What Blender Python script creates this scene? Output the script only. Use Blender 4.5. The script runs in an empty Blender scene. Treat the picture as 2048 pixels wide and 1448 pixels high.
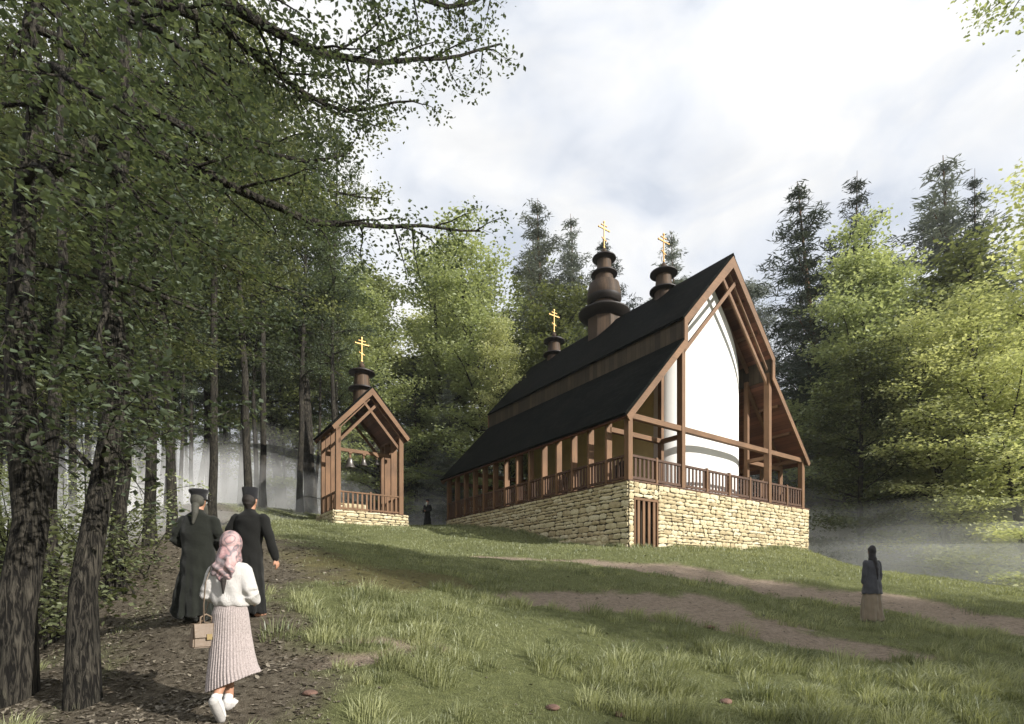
import bpy, bmesh, math, random
import numpy as np
from mathutils import Vector, Matrix
R = math.radians
PI = math.pi
S = bpy.context.scene
COL = S.collection
F = 1068.0; HX = 1024.0; HY = 1175.0          # focal length and horizon measured on the 2048 px photograph
def P(px, py, Y):
    return Vector(((px-HX)/F*Y, Y, (HY-py)/F*Y))

# ------------------------------------------------------------------ helpers
def tag(o, label=None, cat=None, group=None, kind=None):
    if label: o['label'] = label
    if cat: o['category'] = cat
    if group: o['group'] = group
    if kind: o['kind'] = kind
    return o
def empty(name, loc=(0, 0, 0), rz=0, **k):
    o = bpy.data.objects.new(name, None); COL.objects.link(o)
    o.location = loc; o.rotation_euler = (0, 0, rz); o.empty_display_size = .2
    return tag(o, **k)
def fastmesh(name, V, Fc, mats, smooth=False, attr=None, matidx=None):
    """V (n,3), Fc (m,k) arrays, k constant"""
    V = np.ascontiguousarray(V, dtype=np.float32); Fc = np.ascontiguousarray(Fc, dtype=np.int32)
    me = bpy.data.meshes.new(name)
    m, k = Fc.shape
    me.vertices.add(len(V)); me.vertices.foreach_set('co', V.ravel())
    me.loops.add(m*k); me.loops.foreach_set('vertex_index', Fc.ravel())
    me.polygons.add(m)
    me.polygons.foreach_set('loop_start', np.arange(0, m*k, k, dtype=np.int32))
    me.polygons.foreach_set('use_smooth', np.full(m, smooth, dtype=bool))
    for mt in mats: me.materials.append(mt)
    if matidx is not None: me.polygons.foreach_set('material_index', np.asarray(matidx, dtype=np.int32))
    me.update(calc_edges=True)
    if attr is not None:
        for nm, (dom, arr) in attr.items():
            a = me.attributes.new(nm, 'FLOAT', dom); a.data.foreach_set('value', np.asarray(arr, dtype=np.float32))
    return me
def link(name, me, parent=None, loc=None):
    o = bpy.data.objects.new(name, me); COL.objects.link(o)
    if parent is not None: o.parent = parent
    if loc is not None: o.location = loc
    return o
def copy_tree(o, parent=None):
    c = o.copy(); COL.objects.link(c)
    if parent is not None: c.parent = parent
    for ch in [x for x in KIDS.get(o.name, [])]:
        copy_tree(ch, c)
    return c
KIDS = {}

class MB:
    def __init__(s): s.v = []; s.f = []; s.n = 0
    def add(s, vs, fs):
        s.v.extend([tuple(v) for v in vs]); s.f.extend([tuple(i+s.n for i in f) for f in fs]); s.n += len(vs)
    def box(s, x0, x1, y0, y1, z0, z1):
        v = [(x0,y0,z0),(x1,y0,z0),(x1,y1,z0),(x0,y1,z0),(x0,y0,z1),(x1,y0,z1),(x1,y1,z1),(x0,y1,z1)]
        s.add(v, [(3,2,1,0),(4,5,6,7),(0,1,5,4),(1,2,6,5),(2,3,7,6),(3,0,4,7)])
    def beam(s, p0, p1, w, h, up=(0,0,1)):
        p0 = Vector(p0); p1 = Vector(p1); d = (p1-p0).normalized(); up = Vector(up)
        if abs(d.dot(up)) > .99: up = Vector((0,1,0))
        a = d.cross(up).normalized()*w/2; b = a.cross(d).normalized()*h/2
        v = [p0-a-b, p0+a-b, p0+a+b, p0-a+b, p1-a-b, p1+a-b, p1+a+b, p1-a+b]
        s.add(v, [(3,2,1,0),(4,5,6,7),(0,1,5,4),(1,2,6,5),(2,3,7,6),(3,0,4,7)])
    def prism(s, poly, y0, y1):        # polygon in x,z extruded along y
        n = len(poly)
        v = [(x, y0, z) for x, z in poly]+[(x, y1, z) for x, z in poly]
        s.add(v, [tuple(range(n)), tuple(range(2*n-1, n-1, -1))]+[(i, i+n, (i+1) % n+n, (i+1) % n) for i in range(n)])
    def lathe(s, prof, c=(0,0,0), seg=32, rot=0):
        v = []; f = []; n = len(prof)
        for i in range(seg):
            a = rot+2*PI*i/seg
            for r, z in prof: v.append((c[0]+r*math.cos(a), c[1]+r*math.sin(a), c[2]+z))
        for i in range(seg):
            j = (i+1) % seg
            for k in range(n-1): f.append((i*n+k, j*n+k, j*n+k+1, i*n+k+1))
        f.append(tuple(i*n for i in range(seg))[::-1]); f.append(tuple(i*n+n-1 for i in range(seg)))
        s.add(v, f)
    def tube(s, pts, rad, seg=8):
        V, Q = tube_arr(np.array([tuple(p) for p in pts], float), np.array(rad, float) if hasattr(rad, '__len__') else np.full(len(pts), rad), seg)
        s.add(V.tolist(), Q.tolist())
    def build(s, name, mat, parent=None, smooth=False, bevel=0, loc=None, segs=1):
        me = bpy.data.meshes.new(name); me.from_pydata(s.v, [], s.f); me.materials.append(mat)
        bm = bmesh.new(); bm.from_mesh(me); bmesh.ops.recalc_face_normals(bm, faces=bm.faces)
        if bevel: bmesh.ops.bevel(bm, geom=bm.edges[:], offset=bevel, segments=segs, affect='EDGES', clamp_overlap=True)
        bm.to_mesh(me); bm.free()
        if smooth:
            for p in me.polygons: p.use_smooth = True
        o = link(name, me, parent, loc)
        if smooth == 'auto':
            me.set_sharp_from_angle(angle=R(35))
        return o

def tube_arr(Pn, rad, seg):
    n = len(Pn)
    d = np.gradient(Pn, axis=0); d /= np.linalg.norm(d, axis=1)[:, None]+1e-9
    ref = np.array([0, 0, 1.]) if abs(d[:, 2]).mean() < .8 else np.array([1., 0, 0])
    a = np.cross(d, ref); a /= np.linalg.norm(a, axis=1)[:, None]+1e-9
    b = np.cross(d, a)
    t = np.arange(seg)*2*PI/seg
    V = Pn[:, None]+rad[:, None, None]*(np.cos(t)[None, :, None]*a[:, None]+np.sin(t)[None, :, None]*b[:, None])
    i = np.arange(n-1)[:, None]*seg; j = np.arange(seg)[None, :]; j2 = (j+1) % seg
    Q = np.stack([i+j, i+j2, i+seg+j2, i+seg+j], -1).reshape(-1, 4)
    return V.reshape(-1, 3), Q

def vnoise(x, y, seed=0):
    """smooth value noise"""
    xi = np.floor(x).astype(np.int64); yi = np.floor(y).astype(np.int64)
    fx = x-xi; fy = y-yi; fx = fx*fx*(3-2*fx); fy = fy*fy*(3-2*fy)
    def h(a, b):
        n = (a*374761393+b*668265263+seed*974634541) & 0x7fffffff
        n = ((n ^ (n >> 13))*1274126177) & 0x7fffffff
        return ((n ^ (n >> 16)) & 0xffff)/65535.0
    return (h(xi, yi)*(1-fx)+h(xi+1, yi)*fx)*(1-fy)+(h(xi, yi+1)*(1-fx)+h(xi+1, yi+1)*fx)*fy
def fbm(x, y, seed=0, o=4):
    r = 0; a = .5
    for k in range(o): r = r+a*(vnoise(x*2**k, y*2**k, seed+k)-.5); a *= .5
    return r*2

# ------------------------------------------------------------------ materials
def mat(name):
    m = bpy.data.materials.new(name); m.use_nodes = True
    nt = m.node_tree; nt.nodes.clear()
    return m, nt, nt.nodes, nt.links
def N(nodes, t, **k):
    n = nodes.new(t)
    for a, b in k.items():
        if a in ('operation', 'blend_type', 'data_type', 'attribute_name', 'feature', 'noise_dimensions', 'wave_type', 'bands_direction', 'sky_type', 'distance', 'interpolation_type'): setattr(n, a, b)
    return n
def ramp(nodes, stops):
    r = nodes.new('ShaderNodeValToRGB')
    el = r.color_ramp.elements
    while len(el) < len(stops): el.new(.5)
    for e, (p, c) in zip(el, stops): e.position = p; e.color = (*c, 1)
    return r
def simple(name, base, rough=.6, var=.25, scale=4, bump=.2, bscale=None, stretch=(1, 1, 1), metal=0, spec=.4, detail=5, sheen=0):
    """noise driven colour variation + bump"""
    m, nt, n, l = mat(name)
    out = n.new('ShaderNodeOutputMaterial'); b = n.new('ShaderNodeBsdfPrincipled')
    tc = n.new('ShaderNodeTexCoord'); mp = n.new('ShaderNodeMapping'); mp.inputs['Scale'].default_value = stretch
    l.new(tc.outputs['Object'], mp.inputs['Vector'])
    no = n.new('ShaderNodeTexNoise'); no.inputs['Scale'].default_value = scale; no.inputs['Detail'].default_value = detail; no.inputs['Roughness'].default_value = .65
    l.new(mp.outputs[0], no.inputs['Vector'])
    c = np.array(base)
    r = ramp(n, [(.25, tuple(c*(1-var))), (.5, tuple(c)), (.78, tuple(np.minimum(c*(1+var), 1)))])
    l.new(no.outputs['Fac'], r.inputs[0]); l.new(r.outputs[0], b.inputs['Base Color'])
    b.inputs['Roughness'].default_value = rough; b.inputs['Metallic'].default_value = metal
    b.inputs['Specular IOR Level'].default_value = spec
    if sheen: b.inputs['Sheen Weight'].default_value = sheen
    if bump:
        no2 = n.new('ShaderNodeTexNoise'); no2.inputs['Scale'].default_value = bscale or scale*4; no2.inputs['Detail'].default_value = 4
        l.new(mp.outputs[0], no2.inputs['Vector'])
        bp = n.new('ShaderNodeBump'); bp.inputs['Strength'].default_value = bump; bp.inputs['Distance'].default_value = .02
        l.new(no2.outputs['Fac'], bp.inputs['Height']); l.new(bp.outputs[0], b.inputs['Normal'])
    l.new(b.outputs[0], out.inputs[0])
    return m
def wood(name, base, axis, var=.35, rough=.65, planks=0, plank_axis='X'):
    """grain along axis; optional plank joints every `planks` metres across plank_axis"""
    m, nt, n, l = mat(name)
    out = n.new('ShaderNodeOutputMaterial'); b = n.new('ShaderNodeBsdfPrincipled')
    tc = n.new('ShaderNodeTexCoord'); mp = n.new('ShaderNodeMapping')
    sc = [14, 14, 14]; sc['XYZ'.index(axis)] = .9; mp.inputs['Scale'].default_value = sc
    l.new(tc.outputs['Object'], mp.inputs['Vector'])
    no = n.new('ShaderNodeTexNoise'); no.inputs['Scale'].default_value = 1.6; no.inputs['Detail'].default_value = 7; no.inputs['Roughness'].default_value = .7; no.inputs['Distortion'].default_value = .6
    l.new(mp.outputs[0], no.inputs['Vector'])
    c = np.array(base)
    r = ramp(n, [(.2, tuple(c*(1-var*1.3))), (.48, tuple(c)), (.8, tuple(c*(1+var)))])
    l.new(no.outputs['Fac'], r.inputs[0])
    big = n.new('ShaderNodeTexNoise'); big.inputs['Scale'].default_value = .9; big.inputs['Detail'].default_value = 3
    l.new(tc.outputs['Object'], big.inputs['Vector'])
    mr = n.new('ShaderNodeMapRange'); mr.inputs['From Min'].default_value = .3; mr.inputs['From Max'].default_value = .7; mr.inputs['To Min'].default_value = .72; mr.inputs['To Max'].default_value = 1.15
    l.new(big.outputs['Fac'], mr.inputs[0])
    mx = n.new('ShaderNodeMix'); mx.data_type = 'RGBA'; mx.blend_type = 'MULTIPLY'; mx.inputs[0].default_value = 1
    l.new(r.outputs[0], mx.inputs[6]); l.new(mr.outputs[0], mx.inputs[7])
    col = mx.outputs[2]; hgt = no.outputs['Fac']
    if planks:
        sep = n.new('ShaderNodeSeparateXYZ'); l.new(tc.outputs['Object'], sep.inputs[0])
        dv = N(n, 'ShaderNodeMath', operation='DIVIDE'); l.new(sep.outputs[plank_axis], dv.inputs[0]); dv.inputs[1].default_value = planks
        fl = N(n, 'ShaderNodeMath', operation='FLOOR'); l.new(dv.outputs[0], fl.inputs[0])
        wn = n.new('ShaderNodeTexWhiteNoise'); wn.noise_dimensions = '1D'; l.new(fl.outputs[0], wn.inputs['W'])
        m1 = n.new('ShaderNodeMapRange'); m1.inputs['To Min'].default_value = .62; m1.inputs['To Max'].default_value = 1.25; l.new(wn.outputs['Value'], m1.inputs[0])
        mx2 = n.new('ShaderNodeMix'); mx2.data_type = 'RGBA'; mx2.blend_type = 'MULTIPLY'; mx2.inputs[0].default_value = 1
        l.new(col, mx2.inputs[6]); l.new(m1.outputs[0], mx2.inputs[7])
        fr = N(n, 'ShaderNodeMath', operation='FRACT'); l.new(dv.outputs[0], fr.inputs[0])
        gt = N(n, 'ShaderNodeMath', operation='GREATER_THAN'); l.new(fr.outputs[0], gt.inputs[0]); gt.inputs[1].default_value = .07
        m2 = n.new('ShaderNodeMapRange'); m2.inputs['To Min'].default_value = .35; l.new(gt.outputs[0], m2.inputs[0])
        mx3 = n.new('ShaderNodeMix'); mx3.data_type = 'RGBA'; mx3.blend_type = 'MULTIPLY'; mx3.inputs[0].default_value = 1
        l.new(mx2.outputs[2], mx3.inputs[6]); l.new(m2.outputs[0], mx3.inputs[7]); col = mx3.outputs[2]
        ad = N(n, 'ShaderNodeMath', operation='ADD'); l.new(no.outputs['Fac'], ad.inputs[0]); l.new(gt.outputs[0], ad.inputs[1]); hgt = ad.outputs[0]
    l.new(col, b.inputs['Base Color']); b.inputs['Roughness'].default_value = rough; b.inputs['Specular IOR Level'].default_value = .3
    bp = n.new('ShaderNodeBump'); bp.inputs['Strength'].default_value = .35; bp.inputs['Distance'].default_value = .01
    l.new(hgt, bp.inputs['Height']); l.new(bp.outputs[0], b.inputs['Normal'])
    l.new(b.outputs[0], out.inputs[0])
    return m
def leafmat(name, dark, light, trans=.35, objvar=.25):
    m, nt, n, l = mat(name)
    out = n.new('ShaderNodeOutputMaterial')
    at = n.new('ShaderNodeAttribute'); at.attribute_name = 'tint'
    r = ramp(n, [(0, dark), (1, light)]); l.new(at.outputs['Fac'], r.inputs[0])
    oi = n.new('ShaderNodeObjectInfo')
    mr = n.new('ShaderNodeMapRange'); mr.inputs['To Min'].default_value = 1-objvar; mr.inputs['To Max'].default_value = 1+objvar; l.new(oi.outputs['Random'], mr.inputs[0])
    mx = n.new('ShaderNodeMix'); mx.data_type = 'RGBA'; mx.blend_type = 'MULTIPLY'; mx.inputs[0].default_value = 1
    l.new(r.outputs[0], mx.inputs[6]); l.new(mr.outputs[0], mx.inputs[7])
    d = n.new('ShaderNodeBsdfDiffuse'); t = n.new('ShaderNodeBsdfTranslucent')
    g = n.new('ShaderNodeMixShader'); g.inputs[0].default_value = trans
    l.new(mx.outputs[2], d.inputs[0])
    warm = n.new('ShaderNodeMix'); warm.data_type = 'RGBA'; warm.blend_type = 'MULTIPLY'; warm.inputs[0].default_value = 1; warm.inputs[7].default_value = (1.15, 1.15, .68, 1)
    l.new(mx.outputs[2], warm.inputs[6]); l.new(warm.outputs[2], t.inputs[0])
    l.new(d.outputs[0], g.inputs[1]); l.new(t.outputs[0], g.inputs[2])
    gl = n.new('ShaderNodeBsdfGlossy'); gl.inputs['Roughness'].default_value = .45; gl.inputs[0].default_value = (.8, .85, .9, 1)
    g2 = n.new('ShaderNodeMixShader'); g2.inputs[0].default_value = .04
    l.new(g.outputs[0], g2.inputs[1]); l.new(gl.outputs[0], g2.inputs[2])
    l.new(g2.outputs[0], out.inputs[0])
    return m
WB = (.182, .099, .049)
M = {}
M['wood_x'] = wood('timber grain along front', WB, 'X'); M['wood_y'] = wood('timber grain along side', WB, 'Y'); M['wood_z'] = wood('timber upright grain', WB, 'Z')
M['slat'] = wood('railing timber', (.09, .047, .028), 'Z')
M['soffit'] = wood('soffit boards', (.16, .065, .035), 'Y', planks=.16, plank_axis='Z')
M['band'] = wood('dark weathered boards', (.062, .045, .026), 'Z', planks=.28, plank_axis='Y', var=.3)
M['drum'] = wood('cupola shingle boards', (.088, .056, .033), 'Z', planks=.11, plank_axis='X', var=.35)
M['disc'] = simple('cupola dark rim', (.022, .016, .013), .55, .3, 8, .2)
M['deck'] = wood('deck boards', (.12, .06, .035), 'Y', planks=.14, plank_axis='X')
M['gold'] = simple('gilded metal', (.36, .215, .07), .45, .2, 9, .08, metal=.45, spec=.4)
M['bronze'] = simple('grey bell metal', (.19, .175, .16), .38, .3, 7, .1, metal=.7)
M['iron'] = simple('black iron', (.03, .03, .03), .5, .2, 8, .1, metal=.5)
M['white'] = simple('white lime plaster', (.80, .79, .76), .85, .05, 1.5, .15, 20)
M['ochre'] = simple('ochre plaster', (.76, .66, .32), .85, .15, 1.2, .15, 20)
M['glass'] = simple('dark window glass', (.012, .014, .016), .08, .1, 3, 0, spec=.6)
def roofmat():
    m, nt, n, l = mat('dark shingle roof')
    out = n.new('ShaderNodeOutputMaterial'); b = n.new('ShaderNodeBsdfPrincipled'); tc = n.new('ShaderNodeTexCoord')
    sep = n.new('ShaderNodeSeparateXYZ'); l.new(tc.outputs['Object'], sep.inputs[0])
    cm = n.new('ShaderNodeCombineXYZ'); l.new(sep.outputs['Y'], cm.inputs[0]); l.new(sep.outputs['Z'], cm.inputs[1])
    br = n.new('ShaderNodeTexBrick'); br.inputs['Scale'].default_value = 1; br.inputs['Brick Width'].default_value = .3; br.inputs['Row Height'].default_value = .17
    br.inputs['Mortar Size'].default_value = .008; br.inputs['Color1'].default_value = (.009, .0105, .0098, 1); br.inputs['Color2'].default_value = (.0045, .0055, .0052, 1); br.inputs['Mortar'].default_value = (.002, .002, .002, 1)
    l.new(cm.outputs[0], br.inputs['Vector'])
    no = n.new('ShaderNodeTexNoise'); no.inputs['Scale'].default_value = .7; no.inputs['Detail'].default_value = 6; l.new(tc.outputs['Object'], no.inputs['Vector'])
    r = ramp(n, [(.35, (.7, .75, .7)), (.7, (1.5, 1.3, 1.15))]); l.new(no.outputs['Fac'], r.inputs[0])
    mx = n.new('ShaderNodeMix'); mx.data_type = 'RGBA'; mx.blend_type = 'MULTIPLY'; mx.inputs[0].default_value = 1
    l.new(br.outputs['Color'], mx.inputs[6]); l.new(r.outputs[0], mx.inputs[7]); l.new(mx.outputs[2], b.inputs['Base Color'])
    bp = n.new('ShaderNodeBump'); bp.inputs['Strength'].default_value = .5; bp.inputs['Distance'].default_value = .02; bp.invert = True
    l.new(br.outputs['Fac'], bp.inputs['Height']); l.new(bp.outputs[0], b.inputs['Normal'])
    b.inputs['Roughness'].default_value = .9; b.inputs['Specular IOR Level'].default_value = .04
    l.new(b.outputs[0], out.inputs[0]); return m
M['roof'] = roofmat()
def stonemat():
    m, nt, n, l = mat('pale yellow field stone')
    out = n.new('ShaderNodeOutputMaterial'); b = n.new('ShaderNodeBsdfPrincipled'); tc = n.new('ShaderNodeTexCoord')
    at = n.new('ShaderNodeAttribute'); at.attribute_name = 'tint'
    r = ramp(n, [(0, (.44, .36, .22)), (.3, (.58, .49, .31)), (.7, (.64, .56, .37)), (1, (.70, .63, .45))]); l.new(at.outputs['Fac'], r.inputs[0])
    no = n.new('ShaderNodeTexNoise'); no.inputs['Scale'].default_value = 9; no.inputs['Detail'].default_value = 8; no.inputs['Roughness'].default_value = .7; l.new(tc.outputs['Object'], no.inputs['Vector'])
    r2 = ramp(n, [(.3, (.62, .58, .52)), (.55, (1, 1, 1)), (.8, (1.1, 1.08, 1.02))]); l.new(no.outputs['Fac'], r2.inputs[0])
    mx = n.new('ShaderNodeMix'); mx.data_type = 'RGBA'; mx.blend_type = 'MULTIPLY'; mx.inputs[0].default_value = 1
    l.new(r.outputs[0], mx.inputs[6]); l.new(r2.outputs[0], mx.inputs[7]); l.new(mx.outputs[2], b.inputs['Base Color'])
    bp = n.new('ShaderNodeBump'); bp.inputs['Strength'].default_value = .6; bp.inputs['Distance'].default_value = .025
    l.new(no.outputs['Fac'], bp.inputs['Height']); l.new(bp.outputs[0], b.inputs['Normal']); b.inputs['Roughness'].default_value = .9; b.inputs['Specular IOR Level'].default_value = .2
    l.new(b.outputs[0], out.inputs[0]); return m
M['stone'] = stonemat()
M['mortar'] = simple('dark joint mortar', (.05, .042, .03), .95, .3, 6, .3)
def barkmat(name, c0, c1):
    m, nt, n, l = mat(name)
    out = n.new('ShaderNodeOutputMaterial'); b = n.new('ShaderNodeBsdfPrincipled'); tc = n.new('ShaderNodeTexCoord'); mp = n.new('ShaderNodeMapping'); mp.inputs['Scale'].default_value = (1, 1, .13)
    l.new(tc.outputs['Object'], mp.inputs[0])
    no = n.new('ShaderNodeTexNoise'); no.inputs['Scale'].default_value = 30; no.inputs['Detail'].default_value = 5; no.inputs['Roughness'].default_value = .6; no.inputs['Distortion'].default_value = 1.2; l.new(mp.outputs[0], no.inputs['Vector'])
    n2 = n.new('ShaderNodeTexNoise'); n2.inputs['Scale'].default_value = 2.2; n2.inputs['Detail'].default_value = 6; l.new(tc.outputs['Object'], n2.inputs['Vector'])
    r = ramp(n, [(.1, tuple(np.array(c1)*1.5)), (.45, c1), (.8, c0)]); mr = n.new('ShaderNodeMapRange'); mr.inputs['From Min'].default_value = .34; mr.inputs['From Max'].default_value = .62; l.new(no.outputs['Fac'], mr.inputs[0]); l.new(mr.outputs[0], r.inputs[0])
    r2 = ramp(n, [(.3, (.6, .62, .6)), (.6, (1.1, 1.1, 1.05)), (.75, (1.1, 1.3, .9))]); l.new(n2.outputs['Fac'], r2.inputs[0])
    mx = n.new('ShaderNodeMix'); mx.data_type = 'RGBA'; mx.blend_type = 'MULTIPLY'; mx.inputs[0].default_value = 1; l.new(r.outputs[0], mx.inputs[6]); l.new(r2.outputs[0], mx.inputs[7]); l.new(mx.outputs[2], b.inputs['Base Color'])
    bp = n.new('ShaderNodeBump'); bp.inputs['Strength'].default_value = .8; bp.inputs['Distance'].default_value = .03; bp.invert = True; l.new(mr.outputs[0], bp.inputs['Height']); l.new(bp.outputs[0], b.inputs['Normal'])
    b.inputs['Roughness'].default_value = .9; b.inputs['Specular IOR Level'].default_value = .15
    l.new(b.outputs[0], out.inputs[0]); return m
M['bark'] = barkmat('rough brown bark', (.010, .009, .008), (.052, .046, .038))
M['bark2'] = barkmat('pine bark', (.03, .018, .012), (.14, .085, .055))
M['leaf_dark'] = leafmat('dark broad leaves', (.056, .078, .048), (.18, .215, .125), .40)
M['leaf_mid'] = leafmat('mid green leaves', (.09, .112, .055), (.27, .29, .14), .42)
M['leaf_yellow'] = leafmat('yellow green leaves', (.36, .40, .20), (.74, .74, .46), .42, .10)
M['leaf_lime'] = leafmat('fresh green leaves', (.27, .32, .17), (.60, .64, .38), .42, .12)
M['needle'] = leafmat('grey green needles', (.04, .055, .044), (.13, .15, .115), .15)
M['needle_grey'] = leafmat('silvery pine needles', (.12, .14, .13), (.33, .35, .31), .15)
M['grass'] = leafmat('grass blades', (.11, .13, .055), (.46, .47, .25), .35, 0)

# ------------------------------------------------------------------ terrain
AN = [(460,1432,4.9),(395,1228,7.4),(505,1240,7.55),(1744,1243,11.7),(0,1440,5.3),(250,1430,5.3),(1024,1448,5.2),(1500,1450,5.3),(2048,1448,5.4),
      (1257,1092,20.5),(1120,1084,23.9),(1054,1066,25.9),(960,1055,29.5),(892,1052,32.9),(1617,1103,28.1),(1440,1097,24.4),
      (667,1046,26.3),(815,1055,28.4),(624,1044,29),(855,1056,33.5),(440,1030,27),(540,1031,28),(300,1085,13),(400,1008,28),
      (1024,1180,12),(700,1112,14),(1300,1150,15),(1500,1180,14),(1850,1215,13),(2048,1260,11),(1700,1137,26),(1850,1166,23),(2048,1182,19),(850,1098,20),(1050,1105,19)]
A3 = [tuple(P(*a)) for a in AN]+[(-7.8,9,-.95),(-14,14,-.4),(-25,25,1.6),(-20,40,5.8),(-32,60,7.0),(0,45,4.1),(-10,50,4.6),(16,34,-.4),(25,33,-2.5),(40,30,-4.5),(30,18,-2.4),
      (8,44,2.5),(20,50,-2),(0,0,-1.65),(-10,0,-1.8),(10,0,-1.9),(0,-20,-4),(30,-10,-4),(-30,-10,-3),(60,60,-6),(-60,60,6),(0,100,4),(100,0,-8),(-100,0,0),(100,100,-6),(-100,100,6),(0,-100,-8)]
A3 = np.array(A3)
def tps(r2): return .5*r2*np.log(r2+1e-9)
_n = len(A3); _K = tps(((A3[:, None, :2]-A3[None, :, :2])**2).sum(-1))+np.eye(_n)*1.5
_Pm = np.c_[np.ones(_n), A3[:, :2]]
_sol = np.linalg.solve(np.block([[_K, _Pm], [_Pm.T, np.zeros((3, 3))]]), np.r_[A3[:, 2], 0, 0, 0])
def ground0(x, y):
    x = np.asarray(x, float); y = np.asarray(y, float); sh = x.shape
    x = x.ravel(); y = y.ravel()
    xc = np.clip(x, -110, 110); yc = np.clip(y, -110, 110)
    z = _sol[_n]+_sol[_n+1]*xc+_sol[_n+2]*yc
    for k in range(_n): z = z+_sol[k]*tps((xc-A3[k, 0])**2+(yc-A3[k, 1])**2)
    return z.reshape(sh)
def gz(x, y):
    x = np.asarray(x, float); y = np.asarray(y, float)
    return ground0(x, y)+.10*fbm(x*.45, y*.45, 5, 3)+.05*fbm(x*1.7, y*1.7, 9, 3)
def g1(x, y): return float(gz(np.array([x]), np.array([y]))[0])
def hit(px, py):
    """where the line of sight first meets the ground"""
    Y = np.linspace(3.5, 60, 1500); X = (px-HX)/F*Y; Z = (HY-py)/F*Y; G = ground0(X, Y)
    i = np.argmax(G > Z); i = i if G[i] > Z[i] else 700
    return np.array([X[i], Y[i]])
def trail(pts, hw):
    return np.array([[*hit(a, b), w] for (a, b), w in zip(pts, hw)])
TR_DIRT = [trail([(1060,1192),(1250,1203),(1420,1228),(1560,1262),(1690,1292),(1780,1306)], [.7,1.35,1.55,1.35,1.0,.5]),
           trail([(960,1112),(1150,1122),(1400,1148),(1600,1180),(1800,1208),(2040,1252)], [.3,.5,1.0,1.0,1.1,1.1]),
           trail([(700,1285),(860,1298),(760,1322),(560,1340)], [.12,.22,.2,.3])]
TR_PATH = [trail([(330,1440),(380,1300),(430,1190),(400,1100),(370,1060),(395,1018)], [1.5,1.3,1.7,2.0,2.0,2.0])]
TR_MOSS = [trail([(600,1130),(720,1150),(850,1160)], [1.5, 1.5, 1.0])]
def dist_trails(x, y, trs):
    best = np.full(x.shape, 9.0)
    for T in trs:
        for k in range(len(T)-1):
            a = T[k, :2]; b = T[k+1, :2]; d = b-a; t = np.clip(((x-a[0])*d[0]+(y-a[1])*d[1])/(d@d+1e-9), 0, 1)
            w = T[k, 2]+t*(T[k+1, 2]-T[k, 2])
            best = np.minimum(best, np.hypot(x-a[0]-t*d[0], y-a[1]-t*d[1])/w)
    return best
def sst(a, b, x): t = np.clip((x-a)/(b-a), 0, 1); return t*t*(3-2*t)
def masks(x, y):
    wob = .75*fbm(x*.8, y*.8, 21, 5)+.35*fbm(x*3.1, y*3.1, 24, 3)
    dirt = 1-sst(.75, 1.15, dist_trails(x, y, TR_DIRT)+wob)
    path = 1-sst(.55, 1.45, dist_trails(x, y, TR_PATH)+wob)
    # the wooded side left of the path is bare litter
    wood_ = sst(0, 1, (-x-.50*y-1.6)+wob*2)
    path = np.maximum(path, wood_*(1-sst(-16., -14., x*1.0)*sst(22, 25, y)))
    moss = 1-sst(.7, 1.4, dist_trails(x, y, TR_MOSS)+wob)
    return dirt, path, moss
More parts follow.
